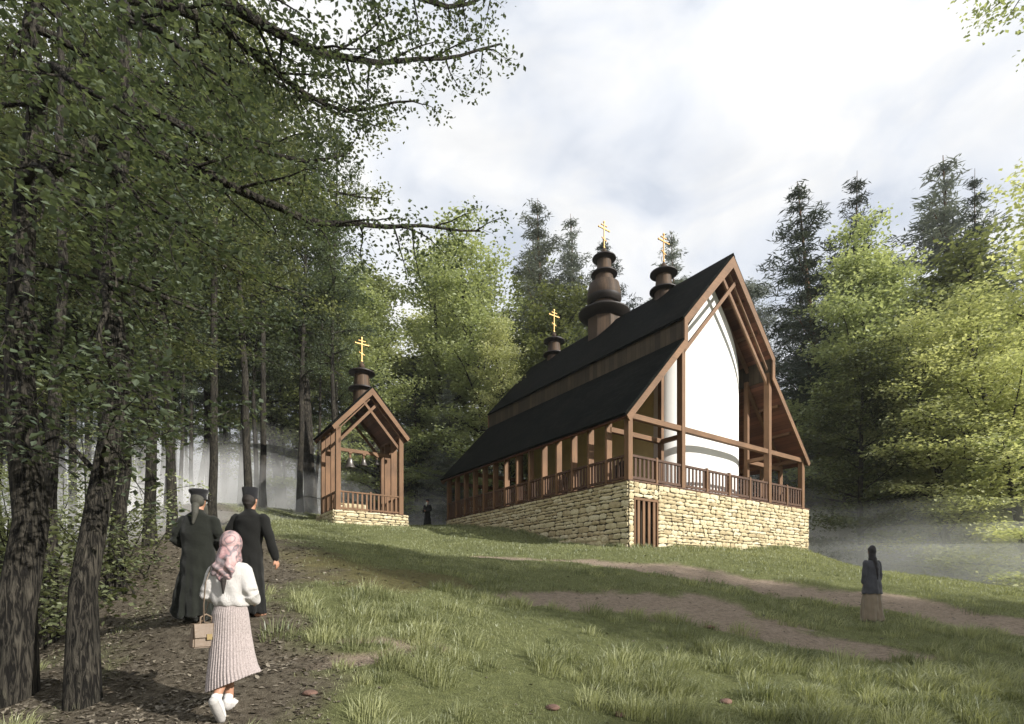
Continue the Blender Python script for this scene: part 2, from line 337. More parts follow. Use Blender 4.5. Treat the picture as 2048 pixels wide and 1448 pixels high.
def make_ground():
    n = 620
    t = np.linspace(-1, 1, n)
    def warp(t, c, near, far): return c+near*np.sinh(t*math.asinh(far/near))
    X = warp(t, 0, 4.0, 420); Yv = warp(t, 9, 4.0, 420)
    gx, gy = np.meshgrid(X, Yv)
    z = gz(gx, gy)
    dirt, path, moss = masks(gx, gy)
    z = z-.04*dirt
    V = np.stack([gx, gy, z], -1).reshape(-1, 3)
    i = np.arange(n-1)[:, None]*n; j = np.arange(n-1)[None, :]
    Q = np.stack([i+j, i+j+1, i+n+j+1, i+n+j], -1).reshape(-1, 4)
    m, nt, nn, l = mat('meadow and soil')
    out = nn.new('ShaderNodeOutputMaterial'); b = nn.new('ShaderNodeBsdfPrincipled'); tc = nn.new('ShaderNodeTexCoord')
    def noise(s, d=6, ro=.65):
        q = nn.new('ShaderNodeTexNoise'); q.inputs['Scale'].default_value = s; q.inputs['Detail'].default_value = d; q.inputs['Roughness'].default_value = ro; l.new(tc.outputs['Object'], q.inputs['Vector']); return q
    n1 = noise(.6); n2 = noise(9, 8, .75); n3 = noise(60, 4, .7)
    def mix(f, a, b_, bt='MIX'):
        q = nn.new('ShaderNodeMix'); q.data_type = 'RGBA'; q.blend_type = bt
        if isinstance(f, (int, float)): q.inputs[0].default_value = f
        else: l.new(f, q.inputs[0])
        l.new(a, q.inputs[6]); l.new(b_, q.inputs[7]); return q.outputs[2]
    turf = ramp(nn, [(.3, (.10, .11, .045)), (.55, (.17, .185, .075)), (.75, (.26, .25, .11))]); l.new(n2.outputs['Fac'], turf.inputs[0])
    dirtc = ramp(nn, [(.25, (.15, .115, .085)), (.5, (.33, .26, .195)), (.75, (.46, .37, .29))]); l.new(n2.outputs['Fac'], dirtc.inputs[0])
    pathc = ramp(nn, [(.3, (.058, .046, .033)), (.5, (.135, .113, .082)), (.62, (.20, .172, .128)), (.75, (.35, .31, .25))]); l.new(n2.outputs['Fac'], pathc.inputs[0])
    mossc = ramp(nn, [(.3, (.10, .09, .038)), (.6, (.18, .16, .07)), (.8, (.25, .22, .11))]); l.new(n2.outputs['Fac'], mossc.inputs[0])
    def at(nm):
        q = nn.new('ShaderNodeAttribute'); q.attribute_name = nm; return q.outputs['Fac']
    c = mix(at('moss'), turf.outputs[0], mossc.outputs[0]); c = mix(at('dirt'), c, dirtc.outputs[0]); c = mix(at('path'), c, pathc.outputs[0])
    fine = ramp(nn, [(.3, (.6, .6, .6)), (.7, (1.3, 1.3, 1.3))]); l.new(n3.outputs['Fac'], fine.inputs[0]); c = mix(1, c, fine.outputs[0], 'MULTIPLY')
    l.new(c, b.inputs['Base Color']); b.inputs['Roughness'].default_value = .95; b.inputs['Specular IOR Level'].default_value = .15
    ad = N(nn, 'ShaderNodeMath', operation='ADD'); l.new(n2.outputs['Fac'], ad.inputs[0]); l.new(n3.outputs['Fac'], ad.inputs[1])
    bp = nn.new('ShaderNodeBump'); bp.inputs['Strength'].default_value = .9; bp.inputs['Distance'].default_value = .05; l.new(ad.outputs[0], bp.inputs['Height']); l.new(bp.outputs[0], b.inputs['Normal'])
    l.new(b.outputs[0], out.inputs[0])
    me = fastmesh('ground', V, Q, [m], True, {'dirt': ('POINT', dirt.ravel()), 'path': ('POINT', path.ravel()), 'moss': ('POINT', moss.ravel())})
    tag(link('ground', me), kind='structure')
make_ground()

# ------------------------------------------------------------------ grass
def make_grass():
    rng = np.random.default_rng(4)
    pos = []; ht = []; wd = []; ln = []; tint = []
    def inframe(x, y, m=.08): return (np.abs(x/y) < .96+m)
    # church and belfry footprints carry no grass
    C0 = np.array([4.47, 20.5]); u = np.array([.822, .569]); v = np.array([-.569, .822])
    B0 = np.array([-8.71, 26.5])
    def free(x, y):
        a = (x-C0[0])*u[0]+(y-C0[1])*u[1]; b = (x-C0[0])*v[0]+(y-C0[1])*v[1]
        a2 = (x-B0[0])*u[0]+(y-B0[1])*u[1]; b2 = (x-B0[0])*v[0]+(y-B0[1])*v[1]
        return ~((a > -.08) & (a < 13.7) & (b > -.08) & (b < 15)) & ~((a2 > -.3) & (a2 < 4) & (b2 > -.3) & (b2 < 3.1))
    def cover(x, y):
        d, p, m = masks(x, y)
        return (1-d)*(1-p)*(1-.85*m)
    # short turf
    for (y0, y1, dens, h, w) in [(3.8, 7, 1500, .045, .006), (7, 11, 800, .05, .008), (11, 16, 420, .06, .011), (16, 23, 210, .07, .016), (23, 33, 110, .08, .024), (33, 42, 40, .09, .035)]:
        n = int(dens*(y1-y0)*(y0+y1)*.98)
        y = rng.uniform(y0, y1, n); x = rng.uniform(-1, 1, n)*y*1.02
        k = free(x, y) & (rng.random(n) < cover(x, y)*(.35+.65*(fbm(x*1.3, y*1.3, 33, 3) > -.12)))
        x = x[k]; y = y[k]; n = len(x)
        pos.append(np.c_[x, y]); ht.append(h*rng.uniform(.5, 1.6, n)); wd.append(np.full(n, w)*rng.uniform(.6, 1.2, n))
        ln.append(rng.normal(0, .45, (n, 2))); tint.append(.25+.35*(fbm(x*.5, y*.5, 3, 3)+.5)+rng.uniform(-.12, .18, n))
    # tufts
    for (y0, y1, dens, nb, h, w, rad) in [(3.9, 7, 12, 120, .25, .0075, .16), (7, 11, 9, 80, .26, .010, .21), (11, 16, 3.6, 50, .18, .014, .24), (16, 23, 1.3, 34, .15, .02, .28), (23, 33, .5, 26, .16, .028, .3)]:
        n = int(dens*(y1-y0)*(y0+y1)*.98)
        cy = rng.uniform(y0, y1, n); cx = rng.uniform(-1, 1, n)*cy*1.02
        patch = sst(-.22, .22, fbm(cx*.55, cy*.55, 77, 3)+.16)
        k = free(cx, cy) & (rng.random(n) < cover(cx, cy)*(.08+.92*patch)); k &= ~((cx < -.32*cy) & (rng.random(n) < .6))
        # open, close-cropped patch at the bottom centre
        k &= ~((np.hypot((cx-.9)/1.6, (cy-4.6)/.7) < 1) & (rng.random(n) < .8))
        cx = cx[k]; cy = cy[k]
        sz = rng.uniform(.55, 1.35, len(cx))
        for X, Y, q in zip(cx, cy, sz):
            m = int(nb*q)
            r = rad*q*np.sqrt(rng.random(m)); a = rng.uniform(0, 2*PI, m)
            dx = r*np.cos(a); dy = r*np.sin(a)
            pos.append(np.c_[X+dx, Y+dy]); hh = h*q*rng.uniform(.55, 1.25, m)*(1-.35*r/(rad*q)); ht.append(hh)
            wd.append(np.full(m, w)*rng.uniform(.7, 1.2, m))
            out = np.c_[dx, dy]/(rad*q)*.75+rng.normal(0, .28, (m, 2))+np.array([.32, -.05]); ln.append(out)
            t0 = rng.uniform(.1, .75); tint.append(t0+rng.uniform(-.25, .35, m)+.25*(rng.random(m) < .06))
    for (ox, oy, dxx, dyy, Ls) in [(4.47, 20.5, .822, .569, 13.6), (4.47, 20.5, -.569, .822, 14.9), (-8.95, 26.5, .822, .569, 4.0), (-8.95, 26.5, -.569, .822, 3.2)]:
        m = int(Ls*170); t = rng.uniform(0, Ls, m)+.3*rng.normal(0, 1, m)*0; side_ = (1 if dxx > 0 else -1)
        off = np.abs(rng.normal(0, .16, m))+.12; nx_, ny_ = (dyy, -dxx) if dxx > 0 else (-.822, -.569)
        keep = fbm(t*1.1, t*.3, 41, 3) > -.18
        x = (ox+dxx*t+nx_*off)[keep]; y = (oy+dyy*t+ny_*off)[keep]; m = len(x)
        pos.append(np.c_[x, y]); ht.append(rng.uniform(.08, .26, m)); wd.append(np.full(m, .02)); ln.append(rng.normal(0, .35, (m, 2))); tint.append(rng.uniform(.1, .8, m))
    pos = np.concatenate(pos); ht = np.concatenate(ht); wd = np.concatenate(wd); ln = np.concatenate(ln); tint = np.clip(np.concatenate(tint), 0, 1)
    n = len(pos); z = gz(pos[:, 0], pos[:, 1]); z -= .04*masks(pos[:, 0], pos[:, 1])[0]
    b = np.c_[pos, z-.01]
    ang = rng.uniform(0, 2*PI, n); side = np.c_[np.cos(ang), np.sin(ang), np.zeros(n)]*wd[:, None]/2
    lean = np.c_[ln, np.zeros(n)]*ht[:, None]
    up = np.zeros((n, 3)); up[:, 2] = ht
    m1 = b+up*.55+lean*.25; tp = b+up*np.maximum(.35, 1-.25*np.linalg.norm(ln, axis=1)[:, None])+lean*.95
    V = np.stack([b-side, b+side, m1+side*.8, m1-side*.8, tp], 1).reshape(-1, 3)
    o = np.arange(n)[:, None]*5
    Q = np.concatenate([o+np.array([[0, 1, 2]]), o+np.array([[0, 2, 3]]), o+np.array([[3, 2, 4]])])
    me = fastmesh('grass', V, Q, [M['grass']], False, {'tint': ('FACE', np.tile(tint, 3))})
    tag(link('grass', me), 'tufted green meadow grass on the slope below the church', 'grass', kind='stuff')
    print('grass blades', n)
make_grass()

# ------------------------------------------------------------------ stone masonry
def stones(mb, origin, du, length, z0f, z1, nrm, rng, h=(.12, .27), wdt=(.24, .70), depth=.06, tint=None):
    """irregular coursed stones along a wall line; du unit dir, nrm outward"""
    V = []; Fq = []; T = []
    o = np.array(origin, float); du = np.array([*du, 0.]); nr = np.array([*nrm, 0.])
    z = z1; row = 0
    zmin = z0f
    while z > zmin+.02:
        hh = rng.uniform(*h); hh = min(hh, z-zmin)
        x = -rng.uniform(0, .3)
        while x < length:
            w = rng.uniform(*wdt)*(1 if hh > .15 else 1.15)
            xa = max(x, 0); xb = min(x+w, length)
            if length-xb < .1: xb = length
            if xb-xa > .06:
                sub = [(z-hh, z)]
                if hh > .2 and rng.random() < .3: zm = z-hh*rng.uniform(.4, .6); sub = [(z-hh, zm), (zm, z)]
                for za, zb in sub:
                    g = rng.uniform(.006, .014); nx = 7; nz = 4
                    sx = np.linspace(-1, 1, nx); sz = np.linspace(-1, 1, nz)
                    gx, gzz = np.meshgrid(sx, sz)
                    # superellipse rounding of outline
                    cx = (xa+xb)/2; cz = (za+zb)/2; wx = (xb-xa)/2-g; wz = (zb-za)/2-g
                    corner = np.abs(gx)**3*np.abs(gzz)**3
                    jit = rng.normal(0, .0095, (nz, nx, 2))
                    wavy = .012*np.sin(gx*2.2+rng.uniform(0, 6))
                    px_ = cx+gx*wx*(1-.10*corner)+jit[..., 0]; pz_ = cz+gzz*wz*(1-.22*corner)+jit[..., 1]*.8+wavy
                    edge = np.maximum(np.abs(gx), np.abs(gzz))
                    dp = depth*(1-.0*edge)*rng.uniform(.6, 1.15)+rng.normal(0, .006, gx.shape)
                    dp = np.where(edge > .99, dp-.022, dp)
                    top = o+px_[..., None]*du+dp[..., None]*nr; top[..., 2] = pz_
                    xr = rng
                    base = len(V)*0
                    ring = [(0, i) for i in range(nx)]+[(i, nx-1) for i in range(1, nz)]+[(nz-1, i) for i in range(nx-2, -1, -1)]+[(i, 0) for i in range(nz-2, 0, -1)]
                    bk = np.array([top[i, j] for i, j in ring]); bk = bk-nr*(((bk-o)@nr)[:, None]+.02)
                    vv = np.concatenate([top.reshape(-1, 3), bk]); off = sum(len(q) for q in V)
                    V.append(vv)
                    i = np.arange(nz-1)[:, None]*nx; j = np.arange(nx-1)[None, :]
                    q = np.stack([i+j, i+j+1, i+nx+j+1, i+nx+j], -1).reshape(-1, 4)
                    ri = np.array([a*nx+b_ for a, b_ in ring]); m_ = len(ring); kk = np.arange(m_); k2 = (kk+1) % m_
                    q2 = np.stack([ri[kk], nx*nz+kk, nx*nz+k2, ri[k2]], -1)
                    qq = np.concatenate([q, q2])+off
                    Fq.append(qq); T.append(np.full(len(qq), rng.uniform(0, 1)))
            x += w
        z -= hh; row += 1
    return V, Fq, T
def stone_part(name, walls, parent, loc, seed, h=(.12, .27), **k):
    rng = np.random.default_rng(seed); AV = []; AF = []; AT = []; off = 0
    for (org, du, L, z0, z1, nr) in walls:
        V, Fq, T = stones(None, org, du, L, z0, z1, nr, rng, h=h, **k)
        V = np.concatenate(V); AV.append(V); AF.append(np.concatenate(Fq)+off); AT.append(np.concatenate(T)); off += len(V)
    me = fastmesh(name, np.concatenate(AV), np.concatenate(AF), [M['stone']], True, {'tint': ('FACE', np.concatenate(AT))})
    me.set_sharp_from_angle(angle=R(24))
    return link(name, me, parent, loc)

# ------------------------------------------------------------------ cupolas and crosses
def cross(mb, x, y, z, H):
    s = H/1.6
    mb.box(x-.032*s, x+.032*s, y-.025*s, y+.025*s, z, z+1.5*s)
    mb.box(x-.40*s, x+.40*s, y-.028*s, y+.028*s, z+1.10*s, z+1.17*s)
    mb.box(x-.20*s, x+.20*s, y-.026*s, y+.026*s, z+1.31*s, z+1.36*s)
    mb.beam((x-.19*s, y, z+.60*s), (x+.19*s, y, z+.46*s), .05*s, .05*s)
    for (cx, cz, r) in [(0, 1.53, .06), (-.41, 1.135, .05), (.41, 1.135, .05), (0, .53, .07), (-.2, 1.335, .035), (.2, 1.335, .035), (0, .06, .06)]:
        v = []; sg = 14
        for q in range(sg):
            a = 2*PI*q/sg; v.append((x+(cx+r*math.cos(a))*s, y-.035*s, z+(cz+r*math.sin(a))*s))
        v += [(p[0], y+.035*s, p[2]) for p in v]
        mb.add(v, [tuple(range(sg)), tuple(range(2*sg-1, sg-1, -1))]+[(i, i+sg, (i+1) % sg+sg, (i+1) % sg) for i in range(sg)])
def disc_prof(r, rin, z, t=.1, rise=.22):     # a flared hat-like rim: thin edge, rising to rin
    return [(rin, z-t*1.2), (r*.72, z-t*.9), (r*.93, z-t*.55), (r, z-.03), (r*.99, z+.03), (r*.8, z+.07), (r*.55, z+rise*.6), (rin*.8, z+rise)]
def small_cupola(par, x, y, zr, loc, ch_=1.5):
    """zr = height of the upper rim"""
    mb = MB(); mb.lathe([(.46, zr-1.9), (.46, zr-.95), (.44, zr-.9), (.43, zr-.75), (.37, zr-.05), (.36, zr+.05)], (x, y, 0), 28)
    c = mb.build('cupola', M['drum'], par, smooth='auto', loc=loc)
    mb = MB(); mb.lathe(disc_prof(.69, .37, zr), (x, y, 0), 36); mb.build('rim', M['disc'], c, smooth='auto')
    mb = MB(); mb.lathe(disc_prof(.71, .44, zr-.88, rise=.18), (x, y, 0), 36); mb.build('rim', M['disc'], c, smooth='auto')
    mb = MB(); mb.lathe([(.03, zr+.18), (.07, zr+.22), (.13, zr+.31), (.15, zr+.39), (.13, zr+.48), (.07, zr+.54), (.04, zr+.62)], (x, y, 0), 20); mb.build('ball', M['drum'], c, smooth=True)
    mb = MB(); cross(mb, x, y, zr+.6, ch_); mb.build('cross', M['gold'], c, bevel=.006)
    return c

# ------------------------------------------------------------------ church
CH = P(1257, 1092, 20.5); ROT = math.atan2(.569, .822)
ch = empty('church', CH, ROT, label='brown timber church with steep dark roof, white apse and three cupolas on stone base', cat='church')
OFF = (0, 0, -CH.z)
DK = 4.13; W = 13.2; L = 14.8; CX = W/2; TB = 6.70          # deck, width, length, centre, tie beam height
SX = 3.2; ZS0 = 10.30; ZS1 = 11.25; ZA = 14.97; SL = (ZA-ZS1)/(CX-SX); SLL = (ZS0-6.72)/(SX+.12)
def cbox(name, m, *b, par=ch, bevel=.006):
    mb = MB(); mb.box(*b); return mb.build(name, m, par, bevel=bevel, loc=OFF if par is ch else None)
# stone base
WA = [((0, 0, 0), (1, 0), .26, .6, DK, (0, -1)), ((1.68, 0, 0), (1, 0), W+.42-1.68, .6, DK, (0, -1)), ((.26, 0, 0), (1, 0), 1.42, 3.52, DK, (0, -1)),
      ((0, L+.1, 0), (0, -1), L+.1, .4, DK, (-1, 0)), ((W+.42, 0, 0), (0, 1), L+.1, 0, DK, (1, 0)), ((W+.42, L+.1, 0), (-1, 0), W+.42, 1, DK, (0, 1))]
sb = stone_part('stone_base', WA, ch, OFF, 3)
mb = MB(); mb.box(0, .28, .0, .5, -1, DK-.03); mb.box(1.66, W+.42, .0, .5, -1, DK-.03); mb.box(.28, 1.66, 0, .5, 3.54, DK-.03); mb.box(0, W+.42, .5, L+.1, -1, DK-.031)
mb.build('joints', M['mortar'], sb)
mb = MB(); mb.box(-.06, W+.48, -.06, L+.16, DK-.03, DK+.03); mb.build('deck', M['deck'], ch, loc=OFF)
# cellar gate
g = MB(); g.box(.27, .35, -.05, .06, .8, 3.5); g.box(1.59, 1.67, -.05, .06, .8, 3.5); g.box(.35, 1.59, -.05, .06, 3.40, 3.5)
gt = g.build('cellar_gate', M['wood_z'], ch, bevel=.005, loc=OFF)
g = MB()
for k in range(4): x = .35+.13+k*.30; g.box(x, x+.13, -.03, .03, .8, 3.4)
g.build('slats', M['wood_z'], gt)
# posts
def post(x0, x1, y0, y1, z0, z1, nm='post'): return cbox(nm, M['wood_z'], x0, x1, y0, y1, z0, z1)
ys = [0]+[1.2+k*(L-1.2)/13 for k in range(14)]
ZE = 6.5
post(-.02, .22, -.02, .22, DK+.03, 6.86); post(W-.22, W+.02, -.02, .22, DK+.03, 6.86)
for y in ys[1:]:
    for sx in (0, 1):
        post(-.02 if not sx else W-.28, .28 if not sx else W+.02, y-.055, y+.055, DK+.03, 6.62 if y < 14.5 else 6.6)
for x in (SX, W-SX): post(x-.02, x+.2, -.03, .25, DK+.03, 10.5) if x < CX else post(x-.2, x+.02, -.03, .25, DK+.03, 10.5)
for x in (SX+.03, W-SX-.21):
    for y in (1.2, 3.3, 5.4, 7.5, 9.6, 11.7, 14.6):
        if 2.0 < y < 11: continue
        post(x, x+.18, y-.1, y+.1, DK+.03, 10.4)
# gallery rails
def railing(x0, y0, x1, y1, nb, endposts=True):
    mb = MB(); d = Vector((x1-x0, y1-y0, 0)); Ln = d.length; d.normalize()
    mb.beam((x0, y0, DK+.98), (x1, y1, DK+.98), .10, .09); mb.beam((x0, y0, DK+.14), (x1, y1, DK+.14), .07, .10)
    for k in range(nb):
        t = (k+.62)/(nb+.24)*Ln; c = Vector((x0, y0, 0))+d*t
        mb.beam((c.x-d.x*.055, c.y-d.y*.055, DK+.56), (c.x+d.x*.055, c.y+d.y*.055, DK+.56), .03, .76)
    return mb.build('railing', M['slat'], ch, loc=OFF)
fx = [k*W/8 for k in range(9)]
for k in range(8):
    railing(fx[k]+.06, .06, fx[k+1]-.06 if k < 7 else W-.1, .06, 6)
    if k not in (0, 2, 6): cbox('rail_post', M['wood_z'], fx[k]-.055, fx[k]+.055, -.01, .13, DK+.03, DK+1.08)
for k in range(14):
    railing(.06, ys[k]+.06, .06, ys[k+1]-.06, 5); railing(W-.06, ys[k]+.06, W-.06, ys[k+1]-.06, 5)
for k in range(8): railing(fx[k]+.06, L-.04, fx[k+1]-.06, L-.04, 6)
# beams
mb = MB(); mb.box(.22, SX-.02, .0, .2, 6.54, 6.76); mb.box(SX+.2, W-SX-.2, .0, .2, 6.54, 6.76); mb.box(W-SX+.02, W-.22, .0, .2, 6.54, 6.76); mb.build('tie_beam', M['wood_x'], ch, bevel=.008, loc=OFF)
for x0, x1 in ((-.01, .2), (W-.2, W+.01)): cbox('eaves_beam', M['wood_y'], x0, x1, .22, L, 6.60, 6.78)
for y in (1.2, 11.7, 14.7):
    cbox('gallery_beam', M['wood_x'], .2, SX+.03, y-.09, y+.09, 6.28, 6.48); cbox('gallery_beam', M['wood_x'], W-SX-.03, W-.2, y-.09, y+.09, 6.28, 6.48)
    if y > 11: cbox('cross_beam', M['wood_x'], SX+.21, W-SX-.21, y-.09, y+.09, 6.28, 6.48)
for x in (SX+.03, W-SX-.21): cbox('gallery_beam', M['wood_y'], x+.01, x+.17, .25, 1.1, 6.28, 6.46)
# roof: lower slopes, boarded step, upper slopes
Y0 = -.16; Y1 = L+.32; TH = .10
def slab(mb, xa, za, xb, zb, t, y0=Y0, y1=Y1):
    d = math.hypot(xb-xa, zb-za); nx = -(zb-za)/d*t; nz = (xb-xa)/d*t
    if nz < 0: nx, nz = -nx, -nz
    mb.prism([(xa, za), (xb, zb), (xb+nx, zb+nz), (xa+nx, za+nz)], y0, y1)
EV = .28
def roof_side(sgn):
    X = lambda x: CX+sgn*(x-CX)
    mb = MB(); slab(mb, X(-EV), ZS0-SLL*(SX+EV), X(SX), ZS0, TH); lo = mb.build('lower_roof', M['roof'], ch, loc=OFF)
    mb = MB(); slab(mb, X(-EV+.01), ZS0-SLL*(SX+EV-.01)-.11, X(SX), ZS0-.105, .03, Y0+.05, Y1-.05); mb.build('soffit', M['soffit'], lo)
    mb = MB(); slab(mb, X(SX-.08), ZS1-SL*.08, X(CX), ZA, TH); up = mb.build('upper_roof', M['roof'], ch, loc=OFF)
    mb = MB(); slab(mb, X(SX+.0), ZS1-.105, X(CX), ZA-.105, .03, Y0+.05, Y1-.05); mb.build('soffit', M['soffit'], up)
    mb = MB(); xa, xb = sorted((X(SX-.02), X(SX+.06))); mb.box(xa, xb, Y0+.05, Y1-.02, ZS0-.1, ZS1-.01); mb.build('boarded_step', M['band'], ch, loc=OFF)
    # bargeboards (front and back)
    for yy, nm in ((Y0-.03, 'bargeboard'), (Y1-.03, 'bargeboard')):
        mb = MB(); hw = .38
        mb.prism([(X(-EV), ZS0-SLL*(SX+EV)-.02), (X(-EV+.16), ZS0-SLL*(SX+EV-.16)-hw*1.0), (X(SX+.16), ZS0-hw*.45), (X(SX+.16), ZS1-hw*.62), (X(CX), ZA-hw*1.38), (X(CX), ZA-.0), (X(SX-.06), ZS1-.06), (X(SX-.06), ZS0-.02)], yy, yy+.06)
        mb.build(nm, M['wood_x'], ch, loc=OFF)
    # second, inner line of boards
    mb = MB(); o = .62
    mb.prism([(X(SX+.24), ZS1-.54), (X(CX), ZA-o), (X(CX), ZA-o-.10), (X(SX+.24), ZS1-.64)], .02, .10)
    if sgn < 0: mb.build('inner_rafter', M['wood_x'], ch, loc=OFF)
    # scissor brace from the step over the ridge line to the far rafter
    x_end = CX+.42
    mb = MB(); z0 = ZS0-.28; mb.prism([(X(SX+.1), z0), (X(x_end), z0+SL*(x_end-SX-.1)), (X(x_end), z0+SL*(x_end-SX-.1)-.24), (X(SX+.1), z0-.24)], (-.03 if sgn > 0 else .06), (.06 if sgn > 0 else .15))
    mb.build('scissor_brace', M['wood_x'], ch, loc=OFF)
    for y in (1.2, 14.6):
        mb = MB(); dz = .16+.11
        mb.prism([(X(.1), ZS0-SLL*(SX-.1)-dz+.1), (X(SX), ZS0-dz+.1), (X(SX), ZS0-dz-.1), (X(.1), ZS0-SLL*(SX-.1)-dz-.1)], y-.07, y+.07)
        mb.prism([(X(SX+.05), ZS1-dz+.08), (X(CX), ZA-dz+.03), (X(CX), ZA-dz-.17), (X(SX+.05), ZS1-dz-.12)], y-.07, y+.07)
        mb.build('rafter', M['wood_x'], ch, loc=OFF)
    for k, (x, z) in enumerate([(1.2, ZS0-SLL*(SX-1.2)-.2), (2.3, ZS0-SLL*(SX-2.3)-.2), (4.3, ZS1+SL*(4.3-SX)-.22), (5.4, ZS1+SL*(5.4-SX)-.22)]):
        mb = MB(); xa, xb = sorted((X(x-.06), X(x+.06))); mb.box(xa, xb, .12, 1.12, z-.09, z+.04); mb.build('purlin', M['wood_y'], ch, loc=OFF)
roof_side(1); roof_side(-1)
mb = MB(); mb.prism([(CX-.14, ZA-.02), (CX, ZA+.15), (CX+.14, ZA-.02), (CX, ZA+.11)], Y0-.02, Y1+.02); mb.build('ridge_cap', M['roof'], ch, loc=OFF)
# body: white curved apse in front, ochre side walls
BX0, BX1, BY0, BY1 = 3.72, W-3.72, 1.95, 11.3
def uz(x): x = min(x, W-x); return (ZS1+SL*(x-SX)-.16) if x > SX else ZS0-.2
mb = MB(); na = 40; pts = []
for k in range(na+1):
    t = PI*(1-k/na); x = CX+(CX-BX0)*math.copysign(abs(math.cos(t))**.62, math.cos(t)); y = BY0-1.15*math.sin(t)**.72 if 0 < k < na else BY0
    pts.append((x, y))
vs = []; nz = 24; tops = []
for (x, y) in pts:
    zt = uz(x)-.95-1.1*(abs(x-CX)/2.9)**4
    for k in range(nz+1): vs.append((x, y, DK+.03+(zt-DK-.03)*k/nz))
    tops.append((x, zt))
fs = []
for i in range(na):
    for k in range(nz): fs.append((i*(nz+1)+k, (i+1)*(nz+1)+k, (i+1)*(nz+1)+k+1, i*(nz+1)+k+1))
mb.add(vs, fs); n0 = len(vs)//(nz+1); mb.add([vs[i*(nz+1)+nz] for i in range(n0)]+[(x, BY0+.01, z+.02) for x, z in tops], [(i, i+1, n0+i+1, n0+i) for i in range(n0-1)]); ap = mb.build('apse_wall', M['white'], ch, smooth='auto', loc=OFF)
for xa, xb in ((BX0, BX0+.3), (BX1-.3, BX1)):
    side = cbox('side_wall', M['ochre'], xa, xb, BY0+.02, BY1, DK+.03, uz(BX0)-.02, bevel=0)
    sg = -1 if xa < CX else 1; xf = xa if sg < 0 else xb
    for (yc, w, z0, z1) in ((3.9, .62, DK+1.15, DK+2.0), (8.35, .8, DK+.75, DK+2.05), (9.8, .45, DK+.6, DK+2.0), (6.7, .9, DK+.03, DK+1.25)):
        f = MB(); n = 8; out = [(yc-w/2, z0), (yc+w/2, z0), (yc+w/2, z1-w*.3)]+[(yc+w/2*math.cos(PI*k/n), z1-w*.3+w*.3*math.sin(PI*k/n)) for k in range(1, n)]+[(yc-w/2, z1-w*.3)]
        m_ = len(out); v = [(xf+sg*.004, a, b) for a, b in out]+[(xf+sg*.02, a, b) for a, b in out]
        f.add(v, [tuple(range(m_)), tuple(range(2*m_-1, m_-1, -1))]+[(i, i+m_, (i+1) % m_+m_, (i+1) % m_) for i in range(m_)])
        wn = f.build('window', M['glass'], side)
        f = MB(); f.box(xf+sg*.02-.012, xf+sg*.02+.012+.012, yc-.02, yc+.02, z0, z1-.05); f.box(xf+sg*.02-.012, xf+sg*.02+.023, yc-w/2, yc+w/2, (z0+z1)/2-.02, (z0+z1)/2+.02)
        f.box(xf+sg*.03-.03, xf+sg*.03+.03, yc-w/2-.06, yc-w/2, z0, z1-w*.25); f.box(xf+sg*.03-.03, xf+sg*.03+.03, yc+w/2, yc+w/2+.06, z0, z1-w*.25)
        f.build('frame', M['iron'], wn)
mb = MB(); mb.prism([(BX0+.32, DK+.03), (BX1-.32, DK+.03), (BX1-.32, uz(BX0)-.1), (CX, ZA-.25), (BX0+.32, uz(BX0)-.1)], BY1-.3, BY1); mb.build('back_wall', M['ochre'], ch, loc=OFF)
mb = MB(); mb.prism([(BX0-.3, 9.0), (BX1+.3, 9.0), (BX1+.3, uz(BX0)-.2), (CX, ZA-.32), (BX0-.3, uz(BX0)-.2)], BY0+.03, BY0+.12); mb.build('shaded_ceiling_boards', M['soffit'], ch, loc=OFF)  # dark boards added where only the shaded ceiling shows above the apse
# cupolas
small_cupola(ch, CX, 3.75, 16.05, OFF); small_cupola(ch, CX, 12.6, 15.95, OFF)
yb = 8.04
mb = MB(); mb.lathe([(.98, 12.9), (.98, 15.45), (.96, 15.5)], (CX, yb, 0), 8, rot=PI/8)
bc = mb.build('cupola', M['drum'], ch, loc=OFF, bevel=.01); tag(bc, 'tall onion cupola over octagonal drum')
mb = MB(); mb.lathe([(.72, 16.2), (.70, 16.35), (.78, 16.48), (.90, 16.58), (.96, 16.72), (.97, 17.0), (.91, 17.24), (.86, 17.46), (.66, 17.56), (.55, 17.62), (.52, 17.75), (.49, 18.1), (.42, 18.2), (.40, 18.85), (.38, 19.0)], (CX, yb, 0), 36); mb.build('onion', M['drum'], bc, smooth='auto')
mb = MB(); mb.lathe([(.84, 16.36), (.93, 16.46), (1.0, 16.6), (1.005, 16.68), (.95, 16.67), (.8, 16.6)], (CX, yb, 0), 36); mb.build('rim', M['disc'], bc, smooth='auto')
mb = MB(); mb.lathe([(1.0, 15.4), (1.12, 15.46), (1.36, 15.6), (1.47, 15.74), (1.47, 15.80), (1.3, 15.9), (1.0, 16.02), (.75, 16.25)], (CX, yb, 0), 40); mb.build('rim', M['disc'], bc, smooth='auto')
mb = MB(); mb.lathe(disc_prof(.75, .48, 18.08, rise=.15), (CX, yb, 0), 36); mb.build('rim', M['disc'], bc, smooth='auto')
mb = MB(); mb.lathe(disc_prof(.68, .38, 19.0, rise=.26), (CX, yb, 0), 36); mb.build('rim', M['disc'], bc, smooth='auto')
mb = MB(); mb.lathe([(.03, 19.2), (.08, 19.28), (.14, 19.38), (.15, 19.46), (.12, 19.54), (.04, 19.62)], (CX, yb, 0), 20); mb.build('ball', M['drum'], bc, smooth=True)
mb = MB(); cross(mb, CX, yb, 19.6, 1.6); mb.build('cross', M['gold'], bc, bevel=.006)

